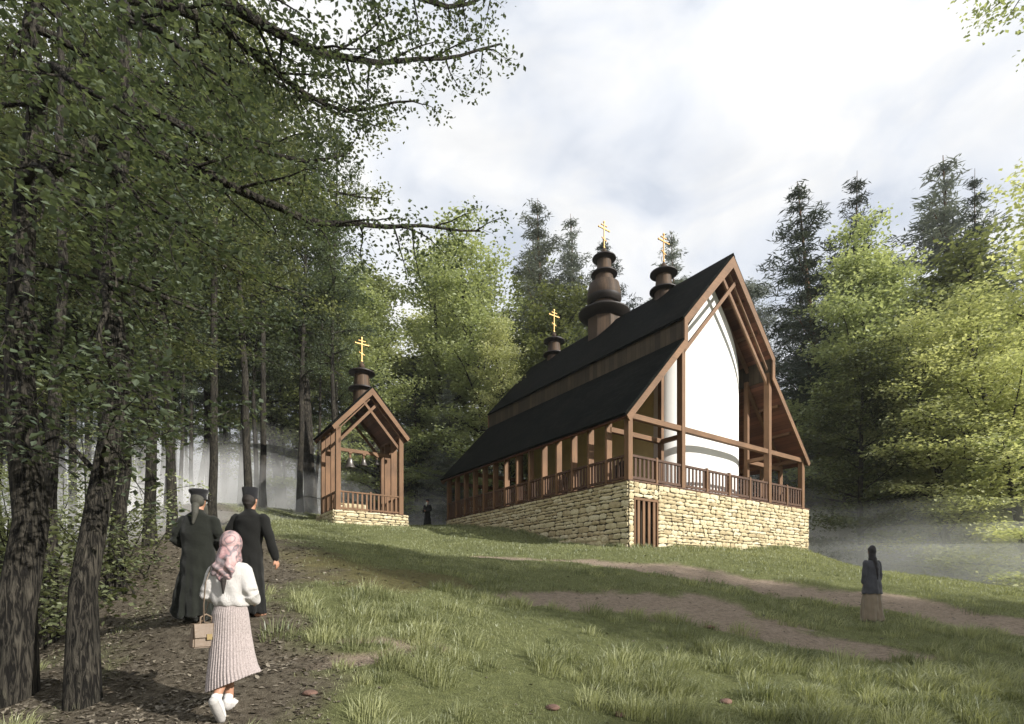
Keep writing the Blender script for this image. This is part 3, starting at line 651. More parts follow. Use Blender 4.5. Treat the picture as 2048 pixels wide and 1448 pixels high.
# ------------------------------------------------------------------ belfry
BP = Vector((-8.71, 26.5, 3.2)); bf = empty('belfry', BP, ROT, label='small open timber belfry with gabled roof and one gold-crossed cupola, left of the church', cat='belfry')
BO = (0, 0, -3.2); BD = 3.84; BW = 3.53; BL = 2.8; BZ = 8.12; BA = 10.22; BS = (BA-BZ)/(BW/2+.12)
sb = stone_part('stone_plinth', [((-.18, -.18, 0), (1, 0), BW+.36, 2.7, BD, (0, -1)), ((-.18, BL+.2, 0), (0, -1), BL+.38, 2.7, BD, (-1, 0)), ((BW+.18, -.18, 0), (0, 1), BL+.38, 2.7, BD, (1, 0))], bf, BO, 11, h=(.10, .2))
mb = MB(); mb.box(-.18, BW+.18, -.18, BL+.2, 2.4, BD-.02); mb.build('joints', M['mortar'], sb)
mb = MB(); mb.box(-.1, BW+.1, -.1, BL+.1, BD-.02, BD+.03); mb.build('deck', M['deck'], bf, loc=BO)
def bpost(x0, x1, y0, y1, z1): 
    mb = MB(); mb.box(x0, x1, y0, y1, BD+.03, z1); return mb.build('post', M['wood_z'], bf, bevel=.006, loc=BO)
for sx in (0, 1):
    for k in range(4):
        y = k*BL/3
        if k in (0, 3): bpost(-.02 if not sx else BW-.22, .22 if not sx else BW+.02, max(y-.0, 0)-(.0 if k == 0 else .2), y+(.22 if k == 0 else .02), 8.0 if k in (0, 3) else 7.9)
        else: bpost(-.02 if not sx else BW-.32, .32 if not sx else BW+.02, y-.05, y+.05, 7.98)
def brail(x0, y0, x1, y1, nb):
    global DK
    s = DK; DK = BD; mb = MB(); d = Vector((x1-x0, y1-y0, 0)); Ln = d.length; d.normalize()
    mb.beam((x0, y0, DK+.98), (x1, y1, DK+.98), .09, .07); mb.beam((x0, y0, DK+.14), (x1, y1, DK+.14), .06, .08)
    for k in range(nb):
        c = Vector((x0, y0, 0))+d*((k+.62)/(nb+.24)*Ln); mb.beam((c.x-d.x*.045, c.y-d.y*.045, DK+.56), (c.x+d.x*.045, c.y+d.y*.045, DK+.56), .03, .78)
    mb.build('railing', M['wood_z'], bf, loc=BO); DK = s
brail(.22, .08, BW/2-.05, .08, 6); brail(BW/2+.05, .08, BW-.22, .08, 6)
mb = MB(); mb.box(BW/2-.05, BW/2+.05, .02, .14, BD+.03, BD+1.08); mb.build('rail_post', M['wood_z'], bf, loc=BO)
for k in range(3):
    for x in (.08, BW-.08): brail(x, k*BL/3+.08, x, (k+1)*BL/3-.05, 4)
mb = MB(); mb.box(-.01, .2, .2, BL, 7.98, 8.12); mb.build('eaves_beam', M['wood_y'], bf, loc=BO); mb = MB(); mb.box(BW-.2, BW+.01, .2, BL, 7.98, 8.12); mb.build('eaves_beam', M['wood_y'], bf, loc=BO)
for sgn in (1, -1):
    X = lambda x: BW/2+sgn*(x-BW/2)
    y0, y1 = -.2, BL+.32; e = .28
    zf = lambda x: BA-BS*(BW/2-x)
    mb = MB(); slab(mb, X(-e), zf(-e), X(BW/2), BA, .09, y0, y1); rf = mb.build('roof', M['roof'], bf, loc=BO)
    mb = MB(); slab(mb, X(-e+.01), zf(-e+.01)-.1, X(BW/2), BA-.1, .03, y0+.05, y1-.05); mb.build('soffit', M['soffit'], rf)
    for yy in (y0-.03, y1-.03):
        mb = MB(); mb.prism([(X(-e), zf(-e)), (X(-e+.12), zf(-e+.12)-.30), (X(BW/2), BA-.36), (X(BW/2), BA)], yy, yy+.055); mb.build('bargeboard', M['wood_x'], bf, loc=BO)
    mb = MB(); mb.prism([(X(.05), zf(.05)-.42), (X(BW/2), BA-.42), (X(BW/2), BA-.50), (X(.05), zf(.05)-.50)], .0, .08); mb.build('inner_rafter', M['wood_x'], bf, loc=BO)
    for yy in (.0, BL-.12):
        z0 = zf(.1)-.98; xe = BW/2+.46
        mb = MB(); ya = yy+(0 if sgn > 0 else .075); mb.prism([(X(.1), z0), (X(xe), z0+BS*(xe-.1)), (X(xe), z0+BS*(xe-.1)-.2), (X(.1), z0-.2)], ya, ya+.073); mb.build('scissor_brace', M['wood_x'], bf, loc=BO)
mb = MB(); mb.box(.0, BW, BL/2-.07, BL/2+.07, 7.16, 7.34); bb = mb.build('bell_beam', M['wood_x'], bf, bevel=.006, loc=BO)
small_cupola(bf, BW/2, BL/2, 11.5, BO, 1.35)
BF = Matrix.Translation(BP) @ Matrix.Rotation(ROT, 4, 'Z')
for (a, sc, lb) in ((.93+.2, 1.0, 'largest of the three grey bells hanging from the belfry beam, leftmost'), (1.87, .72, 'middle bell of the three hanging from the belfry beam'), (2.6, .5, 'smallest of the three bells hanging from the belfry beam, rightmost')):
    w = BF @ Vector((a, BL/2, 7.16-3.2)); t = empty('bell', w-Vector((0, 0, .1+.72*sc)), ROT, label=lb, cat='bell', group='bells in the belfry')
    mb = MB(); pr = [(.275, .02), (.285, 0), (.275, .03), (.235, .1), (.19, .2), (.165, .32), (.15, .42), (.12, .49), (.06, .53), (.001, .54)]
    mb.lathe([(r*sc, z*sc) for r, z in pr], (0, 0, 0), 28); mb.build('bell_body', M['bronze'], t, smooth='auto')
    mb = MB(); mb.tube([(0, 0, .02*sc), (0, 0, .3*sc)], .018*sc); mb.lathe([(.001, -.06*sc), (.035*sc, -.03*sc), (.04*sc, .01*sc), (.02*sc, .05*sc)], (0, 0, 0), 12); mb.build('clapper', M['iron'], t, smooth=True)
    mb = MB(); mb.box(-.05*sc, .05*sc, -.03, .03, .53*sc, .72*sc+.10); mb.box(-.085, .085, -.1, .1, .72*sc+.02, .72*sc+.099); mb.build('hanger', M['wood_z'], t)
# log stack / bench seen through the belfry rail
t = empty('bench', BF @ Vector((1.3, 1.9, BD+.03-3.2)), ROT, label='low pale stone block bench inside the belfry behind the railing', cat='bench')
stone_part('block', [((-.6, -.2, 0), (1, 0), 1.5, .0, .62, (0, -1))], t, (0, 0, 0), 5); mb = MB(); mb.box(-.6, .9, -.2, .2, 0, .63); mb.build('seat', M['stone'], t)

# ------------------------------------------------------------------ fallen leaves on the path and under the trees
def make_litter():
    rng = np.random.default_rng(9); n = 60000
    y = 3.8+(rng.random(n)**1.6)*28; x = rng.uniform(-1.02, .9, n)*y
    d, p, m = masks(x, y); k = rng.random(n) < np.clip(p+.15*m+.05*d+.012, 0, 1)*(.3+.9*(fbm(x*.8, y*.8, 51, 3) > -.1)); x = x[k]; y = y[k]; n = len(x); z = gz(x, y)+.008
    s = rng.uniform(.012, .030, n)*(1+y/18); a = rng.uniform(0, 6.28, n); t = np.c_[np.cos(a), np.sin(a), rng.normal(0, .25, n)]*s[:, None]; b = np.c_[-np.sin(a), np.cos(a), rng.normal(0, .25, n)]*s[:, None]*.6
    c = np.c_[x, y, z]; V = np.stack([c-t, c+b+[0, 0, .006], c+t, c-b+[0, 0, .006]], 1).reshape(-1, 3)
    lm = leafmat('fallen leaves', (.06, .048, .035), (.30, .26, .20), .1, 0)
    tag(link('leaf_litter', fastmesh('leaf_litter', V, np.arange(4*n).reshape(n, 4), [lm], False, {'tint': ('FACE', rng.random(n)**1.5)})), 'fallen brown leaves scattered over the path', 'leaf litter', kind='stuff')
make_litter()
# ------------------------------------------------------------------ trees
def leaves(rng, A, cnt, spread, ln, wd, upb, tint0, tvar, droop=.0, out=None, shape=None):
    """A (n,3) anchors -> leaf rhombi around each; returns V (4m,3), tint (m)"""
    n = len(A); idx = np.repeat(np.arange(n), cnt); m = len(idx)
    g = np.clip(rng.normal(0, 1, (m, 3)), -1.8, 1.8)
    p = A[idx]+g*np.asarray(spread)
    nr = rng.normal(0, 1, (m, 3)); nr[:, 2] = np.abs(nr[:, 2])+upb; nr /= np.linalg.norm(nr, axis=1)[:, None]
    t = rng.normal(0, 1, (m, 3)); t[:, 2] -= droop
    if out is not None: t += out[idx]*1.3
    t -= (t*nr).sum(1)[:, None]*nr; t /= np.linalg.norm(t, axis=1)[:, None]+1e-9
    b = np.cross(nr, t)
    s = rng.uniform(.65, 1.3, m)[:, None]
    fold = nr*(.12*wd)
    V = np.stack([p-t*ln/2*s, p+b*wd/2*s-t*ln*.05*s+fold, p+t*ln/2*s, p-b*wd/2*s-t*ln*.05*s+fold], 1).reshape(-1, 3)
    ta = rng.uniform(-tvar, tvar, n)[idx]+rng.uniform(-.18, .18, m)+tint0
    return V, np.clip(ta, 0, 1)
class Tree:
    def __init__(s, seed): s.rng = np.random.default_rng(seed); s.V = []; s.Q = []; s.n = 0; s.A = []; s.O = []; s.LV = []; s.LT = []
    def tube(s, pts, rad, seg=6):
        V, Q = tube_arr(np.asarray(pts, float), np.asarray(rad, float), seg); s.V.append(V); s.Q.append(Q+s.n); s.n += len(V)
    def curve(s, p, d, L, n=6, wob=.12, bend=(0, 0, 0)):
        pts = [np.array(p, float)]; d = np.array(d, float); d /= np.linalg.norm(d)
        for i in range(n):
            d = d+s.rng.normal(0, wob, 3)+np.array(bend)/n; d /= np.linalg.norm(d); pts.append(pts[-1]+d*L/n)
        return np.array(pts)
    def addleaves(s, A, cnt, spread, ln, wd, upb=1, tint0=.45, tvar=.25, droop=0, out=None):
        V, T = leaves(s.rng, np.asarray(A), cnt, spread, ln, wd, upb, tint0, tvar, droop, out); s.LV.append(V); s.LT.append(T)
    def meshes(s, bark, leaf, nm):
        wm = fastmesh(nm+'_trunk', np.concatenate(s.V), np.concatenate(s.Q), [bark], True)
        cm = None
        if s.LV:
            V = np.concatenate(s.LV); T = np.concatenate(s.LT); m = len(V)//4
            cm = fastmesh(nm+'_crown', V, np.arange(m*4).reshape(m, 4), [leaf], False, {'tint': ('FACE', T)})
        return wm, cm
def sub_branch(T, pts, r0, n, L0, L1, anchors, up=.1, t0=.15, seg=4, flat=.35, steps=4, droop=-.15):
    """side twigs along a limb; appends anchor points"""
    rng = T.rng; k = len(pts)-1
    for i in range(n):
        t = t0+(1-t0)*(i+rng.random())/n; f = t*k; j = min(int(f), k-1); p = pts[j]+(pts[j+1]-pts[j])*(f-j)
        d = pts[j+1]-pts[j]; d = d/np.linalg.norm(d)
        side = np.cross(d, [0, 0, 1.]); side /= np.linalg.norm(side)+1e-9
        sg = 1 if i % 2 else -1
        dd = d*rng.uniform(.5, 1.0)+side*sg*rng.uniform(.7, 1.1)+np.array([0, 0, up+rng.normal(0, flat)])
        L = (L0+(L1-L0)*t)*rng.uniform(.7, 1.25)
        c = T.curve(p, dd, L, steps, .15, (0, 0, droop)); r = r0*(1-t*.7)*.45
        T.tube(c, np.linspace(r, r*.25, len(c)), seg)
        m = max(2, int(L/.28))
        for q in np.linspace(.2, 1, m):
            f2 = q*steps; j2 = min(int(f2), steps-1); anchors.append(c[j2]+(c[j2+1]-c[j2])*(f2-j2))
def broadleaf(seed, H=20, r=.28, base=.2, Rc=5, nl=34, lf=(.2, .13), cnt=26, spread=(.42, .42, .16), tint0=.45, shape='round', bark='bark', leaf='leaf_mid', nsub=9, lean=0, fork=False):
    T = Tree(seed); rng = T.rng
    tr = T.curve((0, 0, -.6), (lean, 0, 1), H*.97+.6, 12, .035)
    rr = r*np.linspace(1, .12, 13)**.8; rr[0] = r*1.5; rr[1] *= 1.05
    T.tube(tr, rr, 12)
    anc = []
    for i in range(nl):
        t = base+(1-base)*((i+rng.random()*.8)/nl); f = t*12; j = min(int(f), 11); p = tr[j]+(tr[j+1]-tr[j])*(f-j)
        u = (t-base)/(1-base)
        if shape == 'round': L = Rc*(math.sin(PI*min(1, .12+u*.80))**.7)
        elif shape == 'cone': L = Rc*(1-u)**.7+.5
        else: L = Rc*(.55+.45*math.sin(PI*u))*(1-.35*u)
        L *= rng.uniform(.65, 1.2); az = i*2.4+rng.uniform(-.5, .5); el = R(rng.uniform(8, 30)+40*u)
        c = T.curve(p, (math.cos(az)*math.cos(el), math.sin(az)*math.cos(el), math.sin(el)), L, 6, .10, (0, 0, -.25 if u < .5 else .1))
        rb = max(.02, rr[j]*.42); T.tube(c, np.linspace(rb, rb*.2, 7), 5)
        sub_branch(T, c, rb, max(3, int(nsub*L/Rc)), L*.38, L*.18, anc)
        anc.append(c[-1]); anc.append(c[-2])
    anc.append(tr[-1])
    T.addleaves(anc, cnt, spread, lf[0], lf[1], 1.0, tint0, .3)
    return T.meshes(M[bark], M[leaf], 'broadleaf%d' % seed)
def conifer(seed, H=24, r=.26, Rb=4.6, base=.12, nw=27, leaf='needle', bark='bark2', tint0=.4, ragged=.25):
    T = Tree(seed); rng = T.rng
    tr = T.curve((0, 0, -.6), (0, 0, 1), H+.6, 12, .012); rr = r*np.linspace(1, .04, 13); rr[0] = r*1.4; T.tube(tr, rr, 9)
    anc = []; outv = []
    for i in range(nw):
        t = base+(1-base)*(i/nw)**.92; f = t*12; j = min(int(f), 11); p = tr[j]+(tr[j+1]-tr[j])*(f-j); u = (t-base)/(1-base)
        for k in range(rng.integers(5, 8)):
            L = (Rb*(1-u)**.95+.10)*rng.uniform(1-ragged*1.8, 1+ragged); az = rng.uniform(0, 2*PI)
            el = R(-12+45*u+rng.uniform(-8, 8))
            c = T.curve(p, (math.cos(az)*math.cos(el), math.sin(az)*math.cos(el), math.sin(el)), L, 4, .06, (0, 0, .25))
            T.tube(c, np.linspace(max(.012, .05*(1-u)), .008, 5), 4)
            m = max(2, int(L/.30))
            for q in np.linspace(.12, 1, m):
                f2 = q*4; j2 = min(int(f2), 3); pp = c[j2]+(c[j2+1]-c[j2])*(f2-j2); w = L*.22*(1-q*.6)+.1
                dv = np.array([math.cos(az), math.sin(az), -.15])
                sd = np.array([-math.sin(az), math.cos(az), 0])
                for s_ in ((-1, 0, 1) if u < .88 else (0,)):
                    anc.append(pp+sd*s_*w*rng.uniform(.5, 1.1)); outv.append(dv+sd*s_*.6)
    T.addleaves(anc, 16, (.15, .15, .075), .25, .045, .6, tint0, .3, .35, np.array(outv))
    return T.meshes(M[bark], M[leaf], 'conifer%d' % seed)
def pine(seed, H=22, r=.28, leaf='needle_grey', base=.35, Rc=4):
    T = Tree(seed); rng = T.rng
    tr = T.curve((0, 0, -.6), (0, 0, 1), H+.6, 12, .04); rr = r*np.linspace(1, .1, 13); rr[0] = r*1.4; T.tube(tr, rr, 9)
    anc = []
    for i in range(52):
        t = base+(1-base)*i/52; f = t*12; j = min(int(f), 11); p = tr[j]+(tr[j+1]-tr[j])*(f-j); u = (t-base)/(1-base)
        L = Rc*(.35+.75*math.sin(PI*min(1, .25+u*.7)))*(1-.82*u**1.5)*rng.uniform(.5, 1.25); az = rng.uniform(0, 2*PI); el = R(rng.uniform(5, 40))
        c = T.curve(p, (math.cos(az)*math.cos(el), math.sin(az)*math.cos(el), math.sin(el)), L, 5, .14, (0, 0, .3))
        T.tube(c, np.linspace(.06*(1-.6*u), .015, 6), 4)
        sub_branch(T, c, .04, 7, L*.3, L*.2, anc, .2, .3, 3, .3, 3, .2); anc.append(c[-1])
    T.addleaves(anc, 75, (.30, .30, .17), .15, .04, .2, .45, .3, -.3)
    return T.meshes(M[bark_or('bark2')], M[leaf], 'pine%d' % seed)
def bark_or(x): return x

PROTO = {}
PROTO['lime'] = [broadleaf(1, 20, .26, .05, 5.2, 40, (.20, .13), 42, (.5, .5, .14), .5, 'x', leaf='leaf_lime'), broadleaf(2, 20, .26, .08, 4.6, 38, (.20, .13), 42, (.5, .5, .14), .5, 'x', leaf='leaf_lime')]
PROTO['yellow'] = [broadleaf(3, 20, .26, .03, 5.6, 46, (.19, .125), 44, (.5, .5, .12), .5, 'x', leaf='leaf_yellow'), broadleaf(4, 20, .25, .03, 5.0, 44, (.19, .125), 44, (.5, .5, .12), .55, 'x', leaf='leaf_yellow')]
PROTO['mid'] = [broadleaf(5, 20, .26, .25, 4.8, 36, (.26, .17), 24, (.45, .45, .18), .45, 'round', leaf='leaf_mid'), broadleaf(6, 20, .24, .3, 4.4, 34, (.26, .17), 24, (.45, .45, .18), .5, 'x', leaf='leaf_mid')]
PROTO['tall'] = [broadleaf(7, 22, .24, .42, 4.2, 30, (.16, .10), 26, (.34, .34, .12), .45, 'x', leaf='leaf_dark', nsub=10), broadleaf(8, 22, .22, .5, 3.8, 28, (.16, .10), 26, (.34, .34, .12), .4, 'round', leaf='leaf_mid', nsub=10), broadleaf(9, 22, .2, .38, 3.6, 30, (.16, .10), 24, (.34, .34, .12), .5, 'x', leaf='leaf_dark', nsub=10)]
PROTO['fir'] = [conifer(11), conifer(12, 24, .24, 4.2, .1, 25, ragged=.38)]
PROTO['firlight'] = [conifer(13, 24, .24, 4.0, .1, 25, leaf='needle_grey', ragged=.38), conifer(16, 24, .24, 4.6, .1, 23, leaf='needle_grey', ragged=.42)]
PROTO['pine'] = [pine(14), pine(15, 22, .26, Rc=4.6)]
PH = {'lime': 20, 'yellow': 20, 'mid': 20, 'tall': 22, 'fir': 24, 'firlight': 24, 'pine': 22}
NM = {'lime': 'broadleaf_tree', 'yellow': 'broadleaf_tree', 'mid': 'broadleaf_tree', 'tall': 'forest_tree', 'fir': 'fir_tree', 'firlight': 'fir_tree', 'pine': 'pine_tree'}
_cnt = [0]
def put_tree(kind, x, y, H, label, group=None, wide=1.0, rz=None, var=None, bz=None, cat='tree'):
    k = _cnt[0]; _cnt[0] += 1; rg = random.Random(k*7+1)
    wm, cm = PROTO[kind][(k if var is None else var) % len(PROTO[kind])]
    s = H/PH[kind]; z = g1(x, y) if bz is None else bz
    t = empty(NM[kind], (x, y, z-.05), rg.uniform(0, 6.28) if rz is None else rz, label=label, cat=cat, group=group)
    t.scale = (s*wide, s*wide, s)
    link('trunk', wm, t); link('crown', cm, t)
    return t
def at_px(kind, px, Y, top, label, **k):
    """tree standing at distance Y whose top reaches a height seen at `top`"""
    x = (px-HX)/F*Y; z = g1(x, Y); H = (HY-top)/F*Y-z
    return put_tree(kind, x, Y, H, label, **k)
# right hand side
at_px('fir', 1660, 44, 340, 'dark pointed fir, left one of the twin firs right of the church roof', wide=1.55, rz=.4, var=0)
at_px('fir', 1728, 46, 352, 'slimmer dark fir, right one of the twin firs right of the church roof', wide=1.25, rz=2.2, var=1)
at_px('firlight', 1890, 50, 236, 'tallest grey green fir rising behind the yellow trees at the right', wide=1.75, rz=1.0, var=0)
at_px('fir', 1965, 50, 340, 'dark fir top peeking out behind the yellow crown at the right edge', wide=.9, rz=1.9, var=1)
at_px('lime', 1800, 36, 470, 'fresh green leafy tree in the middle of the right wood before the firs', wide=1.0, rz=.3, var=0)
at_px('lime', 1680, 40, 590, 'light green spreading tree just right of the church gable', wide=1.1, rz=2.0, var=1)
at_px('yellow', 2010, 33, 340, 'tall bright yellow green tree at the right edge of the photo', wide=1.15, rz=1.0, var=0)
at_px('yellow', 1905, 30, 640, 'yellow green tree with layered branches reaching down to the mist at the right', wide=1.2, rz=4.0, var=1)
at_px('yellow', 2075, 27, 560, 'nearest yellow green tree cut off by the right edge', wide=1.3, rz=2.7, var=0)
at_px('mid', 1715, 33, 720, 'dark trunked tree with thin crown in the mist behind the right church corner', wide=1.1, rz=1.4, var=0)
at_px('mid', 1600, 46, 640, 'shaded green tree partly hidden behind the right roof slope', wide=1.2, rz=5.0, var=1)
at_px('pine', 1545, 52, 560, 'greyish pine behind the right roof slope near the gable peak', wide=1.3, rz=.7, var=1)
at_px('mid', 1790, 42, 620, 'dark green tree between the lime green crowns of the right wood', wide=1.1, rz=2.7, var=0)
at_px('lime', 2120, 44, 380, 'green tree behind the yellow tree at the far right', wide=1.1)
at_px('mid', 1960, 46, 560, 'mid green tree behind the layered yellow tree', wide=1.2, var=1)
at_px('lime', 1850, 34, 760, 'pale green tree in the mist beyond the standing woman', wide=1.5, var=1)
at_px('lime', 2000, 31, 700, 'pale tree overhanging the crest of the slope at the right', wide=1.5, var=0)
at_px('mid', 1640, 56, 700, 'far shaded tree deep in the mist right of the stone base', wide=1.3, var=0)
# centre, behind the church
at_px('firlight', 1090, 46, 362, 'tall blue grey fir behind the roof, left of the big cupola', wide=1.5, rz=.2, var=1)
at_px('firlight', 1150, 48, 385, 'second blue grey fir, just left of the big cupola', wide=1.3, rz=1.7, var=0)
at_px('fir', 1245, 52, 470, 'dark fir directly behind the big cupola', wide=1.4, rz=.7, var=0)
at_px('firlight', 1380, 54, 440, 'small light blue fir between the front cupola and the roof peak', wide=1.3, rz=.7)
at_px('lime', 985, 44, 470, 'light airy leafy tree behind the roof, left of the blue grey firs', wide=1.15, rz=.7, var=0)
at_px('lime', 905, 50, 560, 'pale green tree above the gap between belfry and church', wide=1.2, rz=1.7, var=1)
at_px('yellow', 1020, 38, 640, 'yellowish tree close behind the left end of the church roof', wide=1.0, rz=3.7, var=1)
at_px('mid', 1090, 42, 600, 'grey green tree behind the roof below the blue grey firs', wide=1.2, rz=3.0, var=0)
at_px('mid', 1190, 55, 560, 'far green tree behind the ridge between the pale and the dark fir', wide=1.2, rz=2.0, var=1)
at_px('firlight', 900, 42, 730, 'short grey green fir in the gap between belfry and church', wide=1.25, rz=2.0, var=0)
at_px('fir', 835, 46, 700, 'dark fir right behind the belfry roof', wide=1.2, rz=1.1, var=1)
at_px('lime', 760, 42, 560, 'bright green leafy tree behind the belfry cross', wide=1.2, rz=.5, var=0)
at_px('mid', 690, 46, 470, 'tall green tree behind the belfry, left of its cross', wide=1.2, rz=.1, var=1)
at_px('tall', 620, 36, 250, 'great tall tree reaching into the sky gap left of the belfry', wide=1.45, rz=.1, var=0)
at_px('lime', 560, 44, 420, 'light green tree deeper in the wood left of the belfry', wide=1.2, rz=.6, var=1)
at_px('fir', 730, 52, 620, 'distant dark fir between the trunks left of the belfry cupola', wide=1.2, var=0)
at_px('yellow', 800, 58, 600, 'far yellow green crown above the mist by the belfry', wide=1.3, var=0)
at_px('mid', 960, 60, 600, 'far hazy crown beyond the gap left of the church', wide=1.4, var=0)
# forest of slim trunks fading into the mist on the left
rg = random.Random(12)
G1 = 'slim forest trees of the misty wood left of the belfry'
named = [(300, 13, 'nearest lone slanting trunk at the left edge of the path, left of the priests', 15, .8), (425, 22, 'straight dark trunk rising above the bearded priest with the peaked cap', 21, .85),
         (500, 24, 'dark trunk rising above the priest with the tall flat hat', 22, .95), (345, 19, 'trunk behind the lone slanting trunk, right of it', 20, .8), (245, 15.5, 'dark trunk left of the lone slanting trunk', 17, .9), (600, 33, 'upright trunk in the mist just left of the belfry', 24, .9)]
for px, Y, lb, H, w in named:
    put_tree('tall', (px-HX)/F*Y, Y, H, lb, wide=w)
kk = 0
taken = [((px-HX)/F*Y, Y) for px, Y, *_ in named]
for i in range(2200):
    Y = rg.uniform(17, 62); px = rg.uniform(-120, 700) if Y > 30 else rg.uniform(-150, 560-(30-Y)*22)
    x = (px-HX)/F*Y
    if px > 340 and Y < 27+(px-340)*.02: continue
    if abs(px-400) < 60 and Y < 30: continue
    if any((x-a)**2+(Y-b)**2 < (1.6+Y*.008)**2 for a, b in taken): continue
    taken.append((x, Y)); put_tree('tall', x, Y, rg.uniform(17, 25), 'slim grey trunked forest tree fading into the mist of the left wood', group=G1, wide=rg.uniform(.62, .95)); kk += 1
    if kk > 110: break
print('misty trees', kk)
# wood on the right and behind, beyond the clearing; and the wood around the viewpoint that shades the meadow
for i in range(16):
    Y = rg.uniform(58, 80); px = 640+i*95+rg.uniform(-30, 30); x = (px-HX)/F*Y
    put_tree(rg.choice(['mid', 'fir', 'lime']), x, Y, rg.uniform(20, 27) if px > 1300 else rg.uniform(20, 30), 'hazy far tree of the back row behind the clearing', group='back row of trees behind the clearing', wide=1.35)
SH = [(20, 3, 20), (25, 1, 22), (30, -1.5, 23), (36, -3.5, 22), (23, -.5, 15), (41, -5.5, 23), (29, -5.5, 16), (44, -14, 22), (6, -16, 18), (-4, -15, 18), (-14, -10, 20), (-20, -2, 20), (-24, 6, 20), (26, -16, 14)]
for i, (x, y, H) in enumerate(SH):
    put_tree('lime' if i < 5 else 'tall' if i % 3 else 'mid', x, y, H, 'tree of the wood around the viewpoint, outside the photo', group='trees around the viewpoint', wide=1.0 if i < 5 else 1.5)

# ------------------------------------------------------------------ near trees with long overhanging limbs
def near_tree(name, seed, foot, top, r, limbs, label, leafm, leafy=True, lf=(.10, .062), cnt=26, spread=(.2, .2, .09), nsub=14, subL=(1.5, .7), tint0=.4):
    """limbs: world polylines (x,y,z) that spring from the trunk; placed relative to foot"""
    T = Tree(seed); rng = T.rng; foot = np.array(foot, float)
    top = np.array(top, float)-foot
    n = 14; ts = np.linspace(0, 1, n)[:, None]; wob = rng.normal(0, .05, (n, 3))*np.array([1, 1, 0]); wob[0] = 0
    tr = ts*top+np.sin(ts*PI)*np.array([.15, 0, 0])+wob; tr[0, 2] = -.6
    rr = r*np.linspace(1, .0, n)**.9*.75+r*.25; rr *= np.interp(np.linspace(0,1,n), [0,.12,.5,1], [1.0,.92,.72,.5]); rr[0] = r*1.4; T.tube(tr, rr, 20)
    anc = []
    for lb in limbs:
        pts = np.array([tuple(p) for p in lb])-foot
        # start on the trunk axis
        k = np.argmin(np.abs(tr[:, 2]-pts[0][2]+.3)); pts[0] = tr[k]
        # densify (Catmull-ish)
        q = [pts[0]]
        for a, b in zip(pts[:-1], pts[1:]):
            for t in (1/3, 2/3, 1): q.append(a+(b-a)*t+rng.normal(0, .035, 3))
        q = np.array(q); q[1:-1] = (q[:-2]+2*q[1:-1]+q[2:])/4
        Ln = np.linalg.norm(np.diff(q, axis=0), axis=1).sum(); rb = min(.09, .014*Ln+.01)
        T.tube(q, np.linspace(rb, rb*.18, len(q)), 7)
        ns = int(nsub*Ln/5)
        # secondary branches, each with its own twigs
        for i in range(ns):
            t = .12+.88*(i+rng.random())/ns; f = t*(len(q)-1); j = min(int(f), len(q)-2); p = q[j]+(q[j+1]-q[j])*(f-j)
            d = q[j+1]-q[j]; d /= np.linalg.norm(d); sd = np.cross(d, [0, 0, 1.]); sd /= np.linalg.norm(sd)+1e-9
            dd = d*rng.uniform(.5, 1.1)+sd*(1 if i % 2 else -1)*rng.uniform(.5, 1)+np.array([0, 0, rng.normal(-.05, .35)])
            L = (subL[0]+(subL[1]-subL[0])*t)*rng.uniform(.6, 1.25)
            c = T.curve(p, dd, L, 5, .13, (0, 0, -.25)); T.tube(c, np.linspace(rb*.32*(1-.5*t), .004, 6), 5)
            sub_branch(T, c, .012, max(3, int(L/.16)), .42, .25, anc, .02, .1, 3, .25, 3, -.1); anc.append(c[-1])
        anc.append(q[-1])
    T.addleaves(anc, cnt, spread, lf[0], lf[1], 1.2, tint0, .3)
    wm, cm = T.meshes(M['bark'], M[leafm], name+str(seed))
    t = empty('near_tree', foot, 0, label=label, cat='tree'); link('trunk', wm, t); link('crown', cm, t)
    print('near', name, len(anc)*cnt)
    return t
PL = lambda *a: [P(*q) for q in a]
# front left trunk A
near_tree('oak', 101, (*P(18, 1385, 5.7)[:2], g1(*P(18, 1385, 5.7)[:2])), P(60, -700, 6.4), .195,
   [PL((70,230,6.0),(220,265,6.6),(380,330,7.2),(520,400,7.8),(650,450,8.4),(740,452,9.0),(850,455,9.6),(960,470,10.2)),
    PL((60,0,6.0),(140,90,6.3),(220,150,6.8),(330,165,7.4),(480,200,8.2)),
    PL((60,260,6),(150,330,6.2),(205,400,6.4),(260,470,6.8),(370,530,7.4)),
    PL((60,420,6),(110,520,6.5),(170,600,7.0),(250,640,7.6)),
    PL((50,-200,6),(-60,-120,6.5),(-150,-20,7)),
    PL((50,150,6),(-40,230,6.2),(-120,330,6.5)),
    PL((60,600,5.9),(130,700,6.6),(210,770,7.4),(270,830,8.2)),
    PL((60,100,6),(90,130,5.2),(170,190,4.8),(290,250,4.7)), PL((60,330,6),(80,330,5.3),(120,380,4.9),(220,450,4.8)), PL((60,-150,6),(90,-40,5.2),(60,40,4.9),(20,110,4.9)), PL((60,520,6),(50,560,5.3),(40,620,5.0),(90,680,5.0))],
   'dark thick leaning trunk at the left edge with long leafy limbs sweeping to the right', 'leaf_dark', cnt=9, lf=(.078, .048), spread=(.14, .14, .06))
